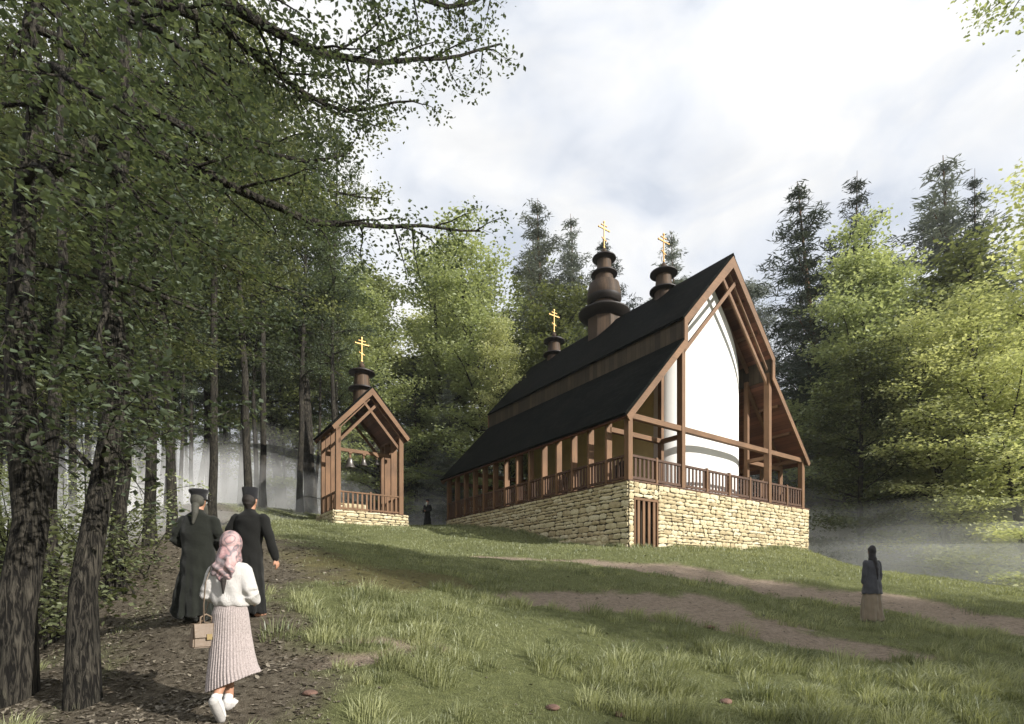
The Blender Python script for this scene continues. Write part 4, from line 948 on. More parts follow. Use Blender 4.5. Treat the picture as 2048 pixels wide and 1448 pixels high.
# front trunk B (base 165,1425)
near_tree('beech', 102, (*P(165, 1425, 5.4)[:2], g1(*P(165, 1425, 5.4)[:2])), P(260, -900, 7.2), .135,
   [PL((215,-300,6.3),(430,-10,7.0),(560,62,7.6),(640,112,8.1),(760,132,8.8),(880,120,9.4),(1000,92,10.0)),
    PL((215,-100,6.2),(360,10,6.8),(450,60,7.4),(560,160,8.2),(700,230,9.0),(830,200,9.8)),
    PL((220,-350,6.4),(500,-160,7.4),(700,-60,8.4),(900,20,9.6),(1010,-20,10.4)),
    PL((205,150,6.0),(330,240,6.8),(460,290,7.6),(620,330,8.6),(700,300,9.2)),
    PL((205,500,5.8),(290,580,6.4),(400,620,7.2),(520,650,8.0)),
    PL((200,700,5.7),(290,800,6.2),(360,850,6.8)),
    PL((190,800,5.6),(120,860,6.0),(60,900,6.3)),
    PL((215,-50,6.2),(240,30,5.3),(330,60,4.9),(430,150,4.9)), PL((200,300,6),(220,330,5.2),(280,400,5.0),(370,460,5.1)), PL((200,560,5.8),(215,600,5.1),(190,680,4.9),(240,760,5.0)), PL((195,850,5.6),(205,880,5.1),(250,930,5.1))],
   'straight bare lower trunk in front at the left, next to the leaning dark trunk', 'leaf_dark', cnt=9, lf=(.078, .048), spread=(.14, .14, .06))
near_tree('maple', 103, (*P(95, 1270, 9.0)[:2], g1(*P(95, 1270, 9.0)[:2])), P(110, -500, 10), .13,
   [PL((100,200,9.2),(240,330,10),(360,420,11),(480,520,12)), PL((100,450,9.2),(220,560,10),(330,650,11),(430,700,12)), PL((100,600,9.0),(30,700,9.4),(-40,780,9.8)),
    PL((100,700,9),(200,790,9.6),(280,840,10.2)), PL((100,300,9),(0,380,9.5),(-90,430,10)), PL((100,50,9.2),(250,120,10),(420,240,11),(560,300,12))],
   'thin dark trunk between and behind the two big front trunks at the left', 'leaf_mid', cnt=9, spread=(.2, .2, .08), lf=(.095, .06))
near_tree('maple', 104, (*P(225, 1210, 10.5)[:2], g1(*P(225, 1210, 10.5)[:2])), P(280, -300, 11.5), .13,
   [PL((250,200,11),(380,300,12),(500,350,13),(640,380,14),(760,400,15)), PL((245,400,11),(370,480,12),(500,560,13),(640,600,14)), PL((240,560,10.8),(330,660,11.5),(430,720,12.2)),
    PL((240,650,10.8),(170,740,11),(90,800,11.2)), PL((250,0,11),(400,80,12),(580,180,13.2),(760,260,14.4)), PL((235,760,10.6),(290,820,11))],
   'dark upright trunk right of the bare front trunk, beside the path', 'leaf_mid', cnt=9, spread=(.2, .2, .08), lf=(.10, .062))
# off to the right: its lowest twig tips hang into the top right corner
near_tree('maple', 105, (13.2, 9.0, g1(13.2, 9.0)), (13.6, 9.2, 15), .2,
   [PL((2400,250,9),(2230,20,9.6),(2120,-60,10),(2010,-55,10.3)), [(13.4,9,9),(14.5,7,10.5),(15.5,5,11)], [(13.4,9,11),(12.5,11,13),(11.8,13,14.5)]],
   'tree outside the right edge whose twig tips hang into the top right corner', 'leaf_lime', cnt=10, lf=(.1, .06), nsub=9)
# leafy undergrowth beside the front trunks
for i, (px, Y, H, lb) in enumerate([(60, 8.2, 2.6, 'leafy undergrowth shrub between the two front trunks'), (250, 10.5, 2.2, 'leafy sapling right of the bare front trunk, at the path edge'), (-60, 7, 3.0, 'leafy shrub at the very left edge'),
                                    (180, 13, 4, 'light green undergrowth behind the front trunks'), (20, 14, 4.5, 'pale green bush deep behind the leaning trunk'), (120, 18, 5, 'far sunlit bush seen low between the front trunks')]):
    T = Tree(300+i); rng = T.rng; anc = []
    for k in range(9):
        az = rng.uniform(0, 6.28); el = R(rng.uniform(45, 85)); c = T.curve((rng.normal(0, .15), rng.normal(0, .15), -.1), (math.cos(az)*math.cos(el), math.sin(az)*math.cos(el), math.sin(el)), H*rng.uniform(.6, 1), 6, .1, (0, 0, -.3))
        T.tube(c, np.linspace(.025, .006, 7), 5); sub_branch(T, c, .014, 12, .8, .5, anc, .1, .25, 3)
    T.addleaves(anc, 9, (.14, .14, .06), .10, .062, 1.2, .5, .3)
    wm, cm = T.meshes(M['bark'], M['leaf_mid' if i < 3 else 'leaf_lime'], 'shrub%d' % i); x = (px-HX)/F*Y
    t = empty('shrub', (x, Y, g1(x, Y)), 0, label=lb, cat='shrub'); link('stem', wm, t); link('foliage', cm, t)
# ------------------------------------------------------------------ people
def fabric(name, base, var=.12, scale=30, bump=.25, rough=.9, sheen=.3): return simple(name, base, rough, var, scale, bump, scale*3, sheen=sheen, spec=.2)
SK = simple('skin', (.42, .22, .14), .55, .08, 20, .1); HAIRG = simple('grey hair', (.06, .058, .046), .7, .3, 60, .4, stretch=(1, 1, .1)); HAIRD = simple('dark hair', (.02, .015, .012), .6, .3, 60, .4)
class Blob:
    """closed overlapping solids fused into one continuous surface by a voxel remesh"""
    def __init__(s): s.m = MB()
    def limb(s, pts, rad, seg=14, ell=None):
        pts = [Vector(p) for p in pts]; rad = list(rad)
        P_ = []; R_ = []
        for i in range(len(pts)-1):
            for k in range(4): t = k/4; P_.append(pts[i].lerp(pts[i+1], t)); R_.append(rad[i]*(1-t)+rad[i+1]*t)
        P_.append(pts[-1]); R_.append(rad[-1])
        d0 = (P_[0]-P_[1]).normalized(); d1 = (P_[-1]-P_[-2]).normalized()
        pre = [(P_[0]+d0*R_[0]*math.sin(a), R_[0]*math.cos(a)) for a in (R(80), R(55), R(52))]; suf = [(P_[-1]+d1*R_[-1]*math.sin(a), R_[-1]*math.cos(a)) for a in (R(52), R(55), R(80))]
        A = np.array([tuple(p) for p, _ in pre]+[tuple(p) for p in P_]+[tuple(p) for p, _ in suf]); r = np.array([q for _, q in pre]+R_+[q for _, q in suf])
        V, Q = tube_arr(A, r, seg); n = len(A); V = V.tolist(); Q = [tuple(q) for q in Q.tolist()]
        Q.append(tuple(range(seg))[::-1]); Q.append(tuple(range((n-1)*seg, n*seg))); s.m.add(V, Q)
    def loft(s, rings, seg=40, fold=None):
        """rings (cx, cy, z, rx, ry); fold(a, t) multiplies the radius"""
        v = []; n = len(rings)
        for i, (cx, cy, z, rx, ry) in enumerate(rings):
            for k in range(seg):
                a = 2*PI*k/seg; q = 1 if fold is None else fold(a, i/(n-1)); v.append((cx+rx*q*math.cos(a), cy+ry*q*math.sin(a), z))
        f = [(i*seg+k, i*seg+(k+1) % seg, (i+1)*seg+(k+1) % seg, (i+1)*seg+k) for i in range(n-1) for k in range(seg)]
        f += [tuple(range(seg))[::-1], tuple(range((n-1)*seg, n*seg))]; s.m.add(v, f)
    def ball(s, c, r, seg=18):
        rx, ry, rz = r; s.loft([(c[0], c[1], c[2]+rz*math.sin(a), rx*math.cos(a), ry*math.cos(a)) for a in [R(-86+172*i/11) for i in range(12)]], seg)
    def done(s, name, m, parent, vox=.009, smooth=6, fold=None):
        me = bpy.data.meshes.new('tmp'); me.from_pydata(s.m.v, [], s.m.f); o = bpy.data.objects.new('tmp', me); COL.objects.link(o)
        bm = bmesh.new(); bm.from_mesh(me); bmesh.ops.recalc_face_normals(bm, faces=bm.faces); bm.to_mesh(me); bm.free()
        r = o.modifiers.new('r', 'REMESH'); r.mode = 'VOXEL'; r.voxel_size = vox; r.adaptivity = 0
        k = o.modifiers.new('s', 'SMOOTH'); k.factor = .5; k.iterations = smooth
        dg = bpy.context.evaluated_depsgraph_get(); m2 = bpy.data.meshes.new_from_object(o.evaluated_get(dg)); bpy.data.objects.remove(o); bpy.data.meshes.remove(me)
        nv = len(m2.vertices); co = np.empty(nv*3, np.float32); m2.vertices.foreach_get('co', co); co = co.reshape(-1, 3)
        if fold is not None:
            no = np.empty(nv*3, np.float32); m2.vertices.foreach_get('normal', no); no = no.reshape(-1, 3); co = co+no*fold(co)[:, None]; m2.vertices.foreach_set('co', co.astype(np.float32).ravel()); m2.update()
        m2.name = name; m2.materials.clear(); m2.materials.append(m)
        m2.polygons.foreach_set('use_smooth', np.ones(len(m2.polygons), dtype=bool))
        return link(name, m2, parent)
def hand(b, wrist, dirv, palm_n, curl=.5, s=1.0):
    """palm with four fingers and a thumb; dirv = along the hand, palm_n = palm normal"""
    d = Vector(dirv).normalized(); pn = Vector(palm_n); pn = (pn-d*pn.dot(d)).normalized(); sd = d.cross(pn); w = Vector(wrist)
    for k in range(4):
        o = sd*(k-1.5)*.019*s; b.limb([w+o*.5, w+o+d*.085*s], (.015*s, .0125*s), 8)
        L = (.062, .072, .067, .052)[k]*s; base = w+o+d*.085*s; a = curl*(.8+.12*k); p = base; ang = 0; pts = [p]
        for seg_, fr in ((.42, .6), (.32, 1), (.26, .9)):
            ang += a*fr; p = p+(d*math.cos(ang)+pn*math.sin(ang))*L*seg_*1.15; pts.append(p)
        b.limb(pts, (.0098*s, .009*s, .0082*s, .007*s), 8)
    t0 = w+sd*-.022*s+d*.02*s; b.limb([t0, t0-sd*.026*s+d*.028*s+pn*.01*s, t0-sd*.034*s+d*.058*s+pn*.022*s], (.013*s, .011*s, .0085*s), 8)
def head(b, c, face, s=1.0, neck=None):
    """skull, jaw, nose, ears, brow; c = centre of the skull, face = forward direction (xy)"""
    c = Vector(c); f = Vector((*face, 0)).normalized(); sd = Vector((f.y, -f.x, 0))
    b.ball(c, (.078*s, .088*s, .10*s)); b.limb([c+f*.02*s-Vector((0, 0, .03*s)), c+f*.045*s-Vector((0, 0, .095*s))], (.068*s, .042*s))
    b.limb([c+f*.082*s+Vector((0, 0, .005)), c+f*.103*s-Vector((0, 0, .032*s))], (.010*s, .015*s), 8)
    b.limb([c+f*.078*s+sd*.035*s+Vector((0, 0, .02*s)), c+f*.078*s-sd*.035*s+Vector((0, 0, .02*s))], (.012*s, .012*s), 8)
    b.limb([c+f*.076*s+sd*.018*s-Vector((0, 0, .062*s)), c+f*.076*s-sd*.018*s-Vector((0, 0, .062*s))], (.009*s, .009*s), 8)
    for q in (-1, 1): b.limb([c+sd*q*.078*s+Vector((0, 0, .018*s)), c+sd*q*.082*s-f*.01*s-Vector((0, 0, .022*s))], (.013*s, .009*s), 8)
    if neck is not None: b.limb([c-f*.005*s-Vector((0, 0, .06*s)), neck], (.056*s, .066*s))
def eyes(par, c, face, s=1.0):
    c = Vector(c); f = Vector((*face, 0)).normalized(); sd = Vector((f.y, -f.x, 0))
    for q in (-1, 1):
        mb = MB(); p = c+f*.083*s+sd*q*.031*s+Vector((0, 0, .0)); mb.lathe([(.001, -.010*s), (.009*s, -.006*s), (.0115*s, 0), (.009*s, .006*s), (.001, .010*s)], p, 10); mb.build('eye', HAIRD, par, smooth=True)
def folds(n, amp, z1, z0, seed=0, base=0.0):
    """vertical cloth folds growing downward from z1 to z0"""
    def f(co):
        a = np.arctan2(co[:, 1], co[:, 0]); t = np.clip((z1-co[:, 2])/(z1-z0), 0, 1)
        w = np.sin(a*n+seed+1.2*np.sin(co[:, 2]*3+seed))+.5*np.sin(a*(n*1.7)+co[:, 2]*5+seed*2)
        return amp*w*(base+(1-base)*t)+.004*np.sin(co[:, 2]*28+a*3)
    return f
def pleated(name, m, parent, rings, seg, npl, amp, thick=.004):
    mb = MB(); v = []; n = len(rings)
    for i, (cx, cy, z, rx, ry, tz) in enumerate(rings):
        t = i/(n-1)
        for k in range(seg):
            a = 2*PI*k/seg; q = 1+amp*(.35+.65*t)*(abs(math.sin(a*npl/2+.6*math.sin(t*3)))-.5)+.03*t*math.sin(a*5+1); v.append((cx+rx*q*math.cos(a), cy+ry*q*math.sin(a), z+tz*math.cos(a)))
    mb.add(v, [(i*seg+k, (i+1)*seg+k, (i+1)*seg+(k+1) % seg, i*seg+(k+1) % seg) for i in range(n-1) for k in range(seg)])
    o = mb.build(name, m, parent, smooth=True); return o

def person_at(px, py, Y, rz, label):
    p = P(px, py, Y); z = g1(p.x, p.y); return empty('person', (p.x, p.y, z), rz, label=label, cat='person')
def skirt_interp(keys, n):
    out = []; keys = np.array(keys, float); z = np.linspace(0, 1, n); kk = np.linspace(0, 1, len(keys))
    for q in z: out.append(tuple(np.interp(q, kk, keys[:, j]) for j in range(keys.shape[1])))
    return out
def scarfmat(name, a, b_, c_):
    m, nt, n, l = mat(name); out = n.new('ShaderNodeOutputMaterial'); b = n.new('ShaderNodeBsdfPrincipled'); tc = n.new('ShaderNodeTexCoord')
    no = n.new('ShaderNodeTexNoise'); no.inputs['Scale'].default_value = 7; no.inputs['Detail'].default_value = 3; no.inputs['Distortion'].default_value = 1.5; l.new(tc.outputs['Object'], no.inputs['Vector'])
    r = ramp(n, [(.40, a), (.50, b_), (.58, c_), (.66, a)]); l.new(no.outputs['Fac'], r.inputs[0]); l.new(r.outputs[0], b.inputs['Base Color']); b.inputs['Roughness'].default_value = .6; l.new(b.outputs[0], out.inputs[0]); return m

# --- the walking woman in front: pink scarf, white fluffy sweater, pleated skirt, white sneakers
w = person_at(462, 1437, 4.95, R(4), 'woman walking away in pink headscarf, white fluffy sweater and long pale pleated skirt')
b = Blob(); head(b, (0, .03, 1.55), (0, 1), .98, (0, -.01, 1.36))
b.loft([(0, 0, .88, .125, .10), (0, 0, 1.0, .115, .09), (0, 0, 1.15, .14, .10), (0, 0, 1.28, .17, .10), (0, -.01, 1.36, .13, .085), (0, -.01, 1.40, .06, .06)])
for q in (-1, 1): b.limb([(.13*q, -.01, 1.33), (.185*q, -.03, 1.10), (.145*q, .16, 1.02)], (.05, .042, .032)); hand(b, (.14*q, .17, 1.02), (-.35*q, 1, .15), (-q, 0, -.2), .5, .9)
b.limb([(.06, 0, .86), (.05, -.12, .50), (.01, -.30, .20)], (.07, .055, .036)); b.limb([(.01, -.30, .20), (.012, -.26, .10)], (.036, .036))
b.limb([(-.06, 0, .86), (-.065, .10, .50), (-.06, .10, .09)], (.07, .055, .036))
b.done('body', SK, w, .008, 3)
kn = fabric('white fluffy knit', (.66, .63, .60), .1, 55, .9)
b = Blob(); b.loft([(0, 0, .985, .150, .13), (0, 0, 1.03, .162, .14), (0, -.005, 1.15, .165, .135), (0, -.01, 1.27, .172, .125), (0, -.01, 1.35, .14, .10), (0, -.01, 1.395, .075, .07)], fold=lambda a, t: 1+.015*math.sin(a*7+t*4))
for q in (-1, 1): b.limb([(.125*q, -.015, 1.32), (.165*q, -.03, 1.20), (.188*q, -.03, 1.10), (.165*q, .10, 1.05), (.15*q, .15, 1.04)], (.068, .068, .072, .065, .045))
b.done('sweater', kn, w, .010, 4, lambda co: .006*np.sin(co[:, 2]*38+co[:, 0]*9)*np.clip((1.25-co[:, 2])*4, 0, 1)+.004*np.sin(co[:, 0]*60+co[:, 2]*20)).data.materials[0] = kn
sk = fabric('pale dotted pleated fabric', (.34, .29, .275), .5, 90, .2)
ks = [(0, 0, 1.02, .125, .11, 0), (.0, -.01, .92, .150, .135, 0), (.01, -.02, .72, .165, .16, 0), (.03, -.05, .54, .18, .19, .02), (.05, -.08, .40, .195, .22, .05), (.07, -.10, .30, .21, .24, .085)]
o = pleated('skirt', sk, w, skirt_interp(ks, 26), 220, 46, .10)
sc = scarfmat('pink and grey silk scarf', (.46, .30, .29), (.13, .12, .13), (.36, .20, .20))
b = Blob(); b.ball((0, .0, 1.565), (.096, .112, .122)); b.limb([(0, -.01, 1.50), (0, -.03, 1.42), (0, -.06, 1.38)], (.09, .088, .08)); b.limb([(0, .0, 1.47), (0, .01, 1.41)], (.088, .095))
b.loft([(0, -.115, 1.16, .012, .012), (0, -.118, 1.20, .045, .022), (-.005, -.12, 1.27, .075, .032), (-.005, -.115, 1.34, .088, .045), (0, -.10, 1.40, .092, .055), (0, -.07, 1.46, .09, .07), (0, -.03, 1.52, .085, .08)], fold=lambda a, t: 1+.035*math.sin(a*7+t*3))
b.limb([(-.03, -.13, 1.41), (-.07, -.145, 1.34), (-.105, -.13, 1.27)], (.034, .034, .012)); b.limb([(.03, -.13, 1.41), (.05, -.15, 1.34), (.07, -.14, 1.25)], (.03, .028, .01)); b.limb([(-.03, -.135, 1.425), (.035, -.135, 1.42)], (.03, .03))
b.done('headscarf', sc, w, .007, 2, lambda co: .0055*np.sin(co[:, 2]*70+co[:, 0]*60)*np.clip((1.5-co[:, 2])*5, 0.1, 1))
b = Blob(); b.limb([(0, -.15, 1.22), (.005, -.165, 1.10)], (.026, .008), 10); b.done('hair', HAIRD, w, .006, 1)
shoe = simple('white leather', (.72, .70, .67), .5, .05, 12, .1)
for (x, y, z, pit) in ((.012, -.30, .045, 50), (-.06, .12, .045, 12)):
    b = Blob(); c_, s_ = math.cos(R(pit)), math.sin(R(pit)); tf = lambda yy, zz: (x, y+yy*c_+zz*s_, z+.03*(pit > 30)-yy*s_+zz*c_+(.05 if pit > 30 else 0))
    b.limb([tf(-.07, .03), tf(.02, .025), tf(.15, .0)], (.042, .043, .036)); b.limb([tf(-.06, .06), tf(-.05, .085)], (.042, .038)); so_ = b.done('shoe', shoe, w, .006, 2)
    b = Blob(); b.limb([tf(-.08, -.015), tf(.03, -.022), tf(.16, -.025)], (.04, .043, .038)); q = b.done('sole', simple('rubber sole', (.42, .40, .38), .8), so_, .007, 1)
# handbag hanging at her left hip
wm_ = w.matrix_basis.copy() if False else Matrix.Translation(w.location) @ Matrix.Rotation(R(4), 4, 'Z')
HB = wm_ @ Vector((-.155, -.14, .62)); bag = empty('handbag', HB, R(52), label='tan leather handbag with long shoulder strap at the walking woman\'s left hip', cat='handbag')
lea = simple('tan leather', (.17, .12, .08), .5, .15, 14, .15)
mb = MB(); v = [(-.13, -.06, 0), (.13, -.06, 0), (.13, .06, 0), (-.13, .06, 0), (-.11, -.03, .20), (.11, -.03, .20), (.11, .03, .20), (-.11, .03, .20)]; mb.add(v, [(3,2,1,0),(4,5,6,7),(0,1,5,4),(1,2,6,5),(2,3,7,6),(3,0,4,7)]); mb.build('pouch', lea, bag, bevel=.012, segs=3, smooth='auto')
mb = MB(); v = [(-.118, -.058, .09), (.118, -.058, .09), (.114, -.035, .205), (-.114, -.035, .205), (-.118, -.066, .09), (.118, -.066, .09), (.116, -.042, .215), (-.116, -.042, .215), (-.114, .035, .205), (.114, .035, .205), (.116, .04, .215), (-.116, .04, .215)]
mb.add(v[:8], [(0,1,2,3),(7,6,5,4),(0,4,5,1),(1,5,6,2),(2,6,7,3),(3,7,4,0)]); mb.box(-.116, .116, -.04, .04, .202, .214); fl = mb.build('flap', lea, bag, bevel=.003)
mb = MB(); mb.box(-.022, .022, -.074, -.064, .07, .12); mb.build('clasp', simple('dull brass', (.4, .3, .15), .4, .1, 8, 0, metal=.8), fl)
mb = MB(); mb.tube([(-.05, 0, .21), (-.045, 0, .27), (0, 0, .295), (.045, 0, .27), (.05, 0, .21)], .008); mb.build('handle', lea, bag, smooth=True)
inv = (Matrix.Translation(HB) @ Matrix.Rotation(R(52), 4, 'Z')).inverted() @ wm_
sp = [inv @ Vector(p) for p in [(-.165, -.16, .85), (-.16, -.175, 1.0), (-.145, -.17, 1.2), (-.125, -.10, 1.36), (-.115, -.01, 1.405), (-.125, .07, 1.34), (-.22, .09, 1.1), (-.25, .0, .85)]]
mb = MB(); 
for a_, b_ in zip([Vector((.10, 0, .19))]+sp, sp+[Vector((-.10, 0, .19))]): mb.beam(a_, b_, .018, .005, (1, 0, 0))
mb.build('strap', lea, bag)

# --- two priests walking up the path
def priest(px, py, Y, rz, H, label, m, cap, arms, beard=False, hair=None, fat=1.0, hem=None):
    w = person_at(px, py, Y, rz, label); k = H/1.8
    b = Blob(); head(b, (0, .02, 1.66*k), (.18 if cap == 'peaked' else .0, 1), 1.05*k, (0, -.01, 1.46*k))
    b.loft([(0, 0, .92*k, .15*fat, .12*fat), (0, 0, 1.15*k, .16*fat, .13*fat), (0, 0, 1.36*k, .19, .12), (0, 0, 1.44*k, .14, .09), (0, 0, 1.50*k, .06, .06)])
    for q in (-1, 1): b.limb([(.08*q, 0, .92*k), (.09*q, .03*q, .5*k), (.10*q, .05*q, .08)], (.09, .06, .042)); b.limb([(.10*q, .05*q-.05, .05), (.11*q, .05*q+.12, .04)], (.045, .04))
    c = Blob(); fr = fat
    c.loft([(0, 0, .06, .21*fr, .21*fr), (0, 0, .3*k, .20*fr, .19*fr), (0, 0, .6*k, .185*fr, .165*fr), (0, 0, .85*k, .18*fr, .15*fr), (0, 0, 1.02*k, .165*fr, .14*fr), (0, 0, 1.2*k, .19*fr, .145*fr), (0, -.005, 1.36*k, .215, .135), (0, -.01, 1.44*k, .17, .11), (0, -.005, 1.50*k, .085, .08), (0, 0, 1.54*k, .066, .066)])
    for q, A in zip((-1, 1), arms):
        A = [Vector(p)*k for p in A]; c.limb(A[:-1]+[A[-1].lerp(A[-2], .12)], (.076, .070, .062, .058)[:len(A)], 16); b.limb(A, (.05, .045, .036, .028)[:len(A)])
        d = (A[-1]-A[-2]).normalized(); hand(b, A[-1], d, (-q, .2, 0), .55, 1.02*k)
    b.done('body', SK, w, .0075, 2)
    if hem: hem(c, k)
    rb = c.done('cassock', m, w, .012, 5, folds(9, .016*fat, .95*k, .05, px))
    if hair: h = Blob(); h.ball((0, -.03, 1.66*k), (.092*k, .088*k, .10*k)); (h.limb([(0, -.09, 1.58*k), (.02, -.145, 1.47*k), (.0, -.16, 1.33*k)], (.05, .04, .016)) if hair is HAIRG else h.limb([(0, -.04, 1.60*k), (0, -.04, 1.575*k)], (.075, .06))); h.done('hair', hair, w, .008, 2)
    if beard: h = Blob(); h.limb([(0.02, .09, 1.59*k), (.02, .12, 1.50*k), (.02, .13, 1.42*k)], (.06, .055, .02)); h.done('beard', HAIRG, w, .008, 2)
    eyes(w, (0, .02, 1.66*k), (.18 if cap == 'peaked' else 0, 1), 1.05*k)
    capm = fabric('black cap cloth', (.012, .012, .014), .1, 20, .1)
    mb = MB()
    if cap == 'peaked': mb.lathe([(.097, 1.69*k), (.099, 1.745*k), (.122, 1.775*k), (.125, 1.80*k), (.115, 1.815*k), (.02, 1.82*k)], (0, .01, 0), 36); o = mb.build('cap', capm, w, smooth='auto'); mb = MB(); mb.lathe([(.095, 1.685*k), (.125, 1.678*k), (.123, 1.672*k), (.095, 1.676*k)], (.01, .045, 0), 30); mb.build('peak', capm, o, smooth='auto')
    elif cap == 'tall': mb.lathe([(.098, 1.685*k), (.102, 1.75*k), (.112, 1.83*k), (.110, 1.838*k), (.02, 1.838*k)], (0, .01, 0), 36); mb.build('hat', capm, w, smooth='auto')
    else: mb.lathe([(.096, 1.67*k), (.10, 1.74*k), (.09, 1.79*k), (.05, 1.81*k), (.01, 1.815*k)], (0, .0, 0), 30); mb.build('hat', capm, w, smooth='auto')
    return w
blk = fabric('black cassock cloth', (.010, .010, .009), .2, 14, .2, sheen=.1); grn = fabric('dark green black cassock cloth', (.013, .0145, .011), .3, 10, .25, sheen=.15)
def swirl(c, k): c.limb([(-.16, .0, .30), (-.24, -.05, .14), (-.17, -.10, .05)], (.10, .085, .05)); c.limb([(-.10, -.1, .12), (.10, -.12, .06), (.22, -.06, .06)], (.09, .07, .05)); c.limb([(-.15, 0, .8), (-.20, -.03, .45), (-.22, -.05, .2)], (.07, .09, .09))
priest(397, 1228, 7.4, R(6), 1.80, 'bearded priest walking away in loose dark green cassock and flat peaked cap', grn, 'peaked', [[(-.20, 0, 1.38), (-.30, -.03, 1.12), (-.20, .14, 1.02), (-.06, .22, 1.05)], [(.20, 0, 1.38), (.30, -.03, 1.12), (.20, .14, 1.02), (.06, .22, 1.05)]], beard=True, hair=HAIRG, fat=1.22, hem=swirl)
priest(500, 1240, 7.6, R(-3), 1.80, 'man walking away in fitted black cassock and tall flat-topped hat, right arm hanging', blk, 'tall', [[(-.20, 0, 1.40), (-.31, -.02, 1.16), (-.31, .12, .98), (-.27, .2, .93)], [(.20, 0, 1.40), (.285, -.01, 1.14), (.33, .03, .93), (.35, .05, .83)]], hair=HAIRD, fat=.98)
# --- far priest by the back corner of the church
w = person_at(855, 1056, 33.4, R(180-28), 'far priest with pale beard in black cassock and cap, hands clasped, beside the church'); k = 1
b = Blob(); head(b, (0, .02, 1.62), (0, 1), 1.05, (0, 0, 1.44)); b.loft([(0, 0, .9, .15, .12), (0, 0, 1.3, .19, .12), (0, 0, 1.45, .08, .08)])
for q in (-1, 1): b.limb([(.08*q, 0, .92), (.09*q, .03, .5), (.10*q, .03, .08)], (.09, .06, .042)); A = [(.20*q, 0, 1.37), (.27*q, .0, 1.10), (.20*q, .16, 1.0), (.05*q, .25, 1.03)]; b.limb(A, (.05, .045, .036, .028)); hand(b, A[-1], (-q, .2, -.1), (0, -1, 0), .5)
b.done('body', SK, w, .012, 2)
c = Blob(); c.loft([(0, 0, .03, .27, .24), (0, 0, .3, .24, .21), (0, 0, .8, .19, .16), (0, 0, 1.1, .19, .14), (0, 0, 1.34, .21, .13), (0, 0, 1.45, .09, .08)])
for q in (-1, 1): c.limb([(.20*q, 0, 1.36), (.27*q, .0, 1.10), (.20*q, .16, 1.0), (.09*q, .23, 1.02)], (.085, .08, .08, .075))
c.done('cassock', blk, w, .016, 4, folds(8, .018, .95, .05, 3))
h = Blob(); h.limb([(0, .085, 1.54), (0, .12, 1.44), (0, .13, 1.34)], (.062, .06, .03)); h.done('beard', simple('pale grey hair', (.5, .52, .45), .8, .2, 40), w, .01, 2)
mb = MB(); mb.lathe([(.10, 1.64), (.105, 1.70), (.10, 1.77), (.06, 1.79), (.01, 1.80)], (0, -.005, 0), 24); mb.build('hat', fabric('cap', (.012, .012, .014)), w, smooth='auto'); eyes(w, (0, .02, 1.62), (0, 1))
# --- standing woman on the right
RW = 1
w = person_at(1744, 1243, 11.7, R(3), 'standing woman on the slope in dark headscarf, grey blue tunic and beige skirt'); w.scale = (.84, .84, 1)
b = Blob(); head(b, (0, .02, 1.52), (0, 1), .98, (0, 0, 1.34)); b.loft([(0, 0, .85, .15, .12), (0, 0, 1.24, .165, .105), (0, 0, 1.35, .07, .07)])
arms = [[(.165*q, 0, 1.27), (.21*q, -.01, 1.02), (.205*q, .03, .80)] for q in (-1, 1)]
for q, A in zip((-1, 1), arms): b.limb([(.08*q, 0, .88), (.08*q, .02, .48), (.08*q, 0, .08)], (.085, .058, .036)); b.limb([(.08*q, -.05, .04), (.09*q, .11, .035)], (.038, .035)); b.limb(A, (.045, .036, .027)); hand(b, A[-1], (0, .1, -1), (-q, 0, 0), .4, .92)
b.done('body', SK, w, .009, 2)
c = Blob(); c.loft([(0, 0, .60, .245, .20), (0, 0, .85, .215, .175), (0, 0, 1.0, .175, .14), (0, -.01, 1.18, .19, .13), (0, -.01, 1.29, .155, .10), (0, 0, 1.36, .07, .07)])
for A in arms: c.limb(A[:2]+[tuple(Vector(A[2])+Vector((0, 0, .06)))], (.072, .06, .055))
c.done('tunic', fabric('grey blue cloth', (.062, .062, .070), .2, 16, .3), w, .010, 4, folds(7, .006, 1.2, .7, 5, .3))
c = Blob(); c.loft([(0, 0, .015, .275, .22), (0, 0, .2, .262, .21), (0, 0, .5, .232, .185), (0, 0, .8, .17, .135), (0, 0, .95, .13, .10)]); c.done('skirt', fabric('beige cloth', (.24, .19, .135), .12, 12, .2), w, .011, 4, folds(7, .02, .95, .05, 9))
c = Blob(); c.ball((0, .0, 1.545), (.092, .105, .118)); c.limb([(0, -.01, 1.47), (0, -.01, 1.36)], (.082, .095)); c.limb([(-.0, -.10, 1.36), (.02, -.155, 1.12), (.03, -.165, .92)], (.05, .035, .015)); c.done('headscarf', fabric('dark scarf cloth', (.030, .027, .028), .2, 20, .3), w, .009, 3, lambda co: .004*np.sin(co[:, 2]*50+co[:, 0]*30)); eyes(w, (0, .02, 1.52), (0, 1), .98)
HAZE=.0003; MIST=.27; EXPO=.44; VB=16
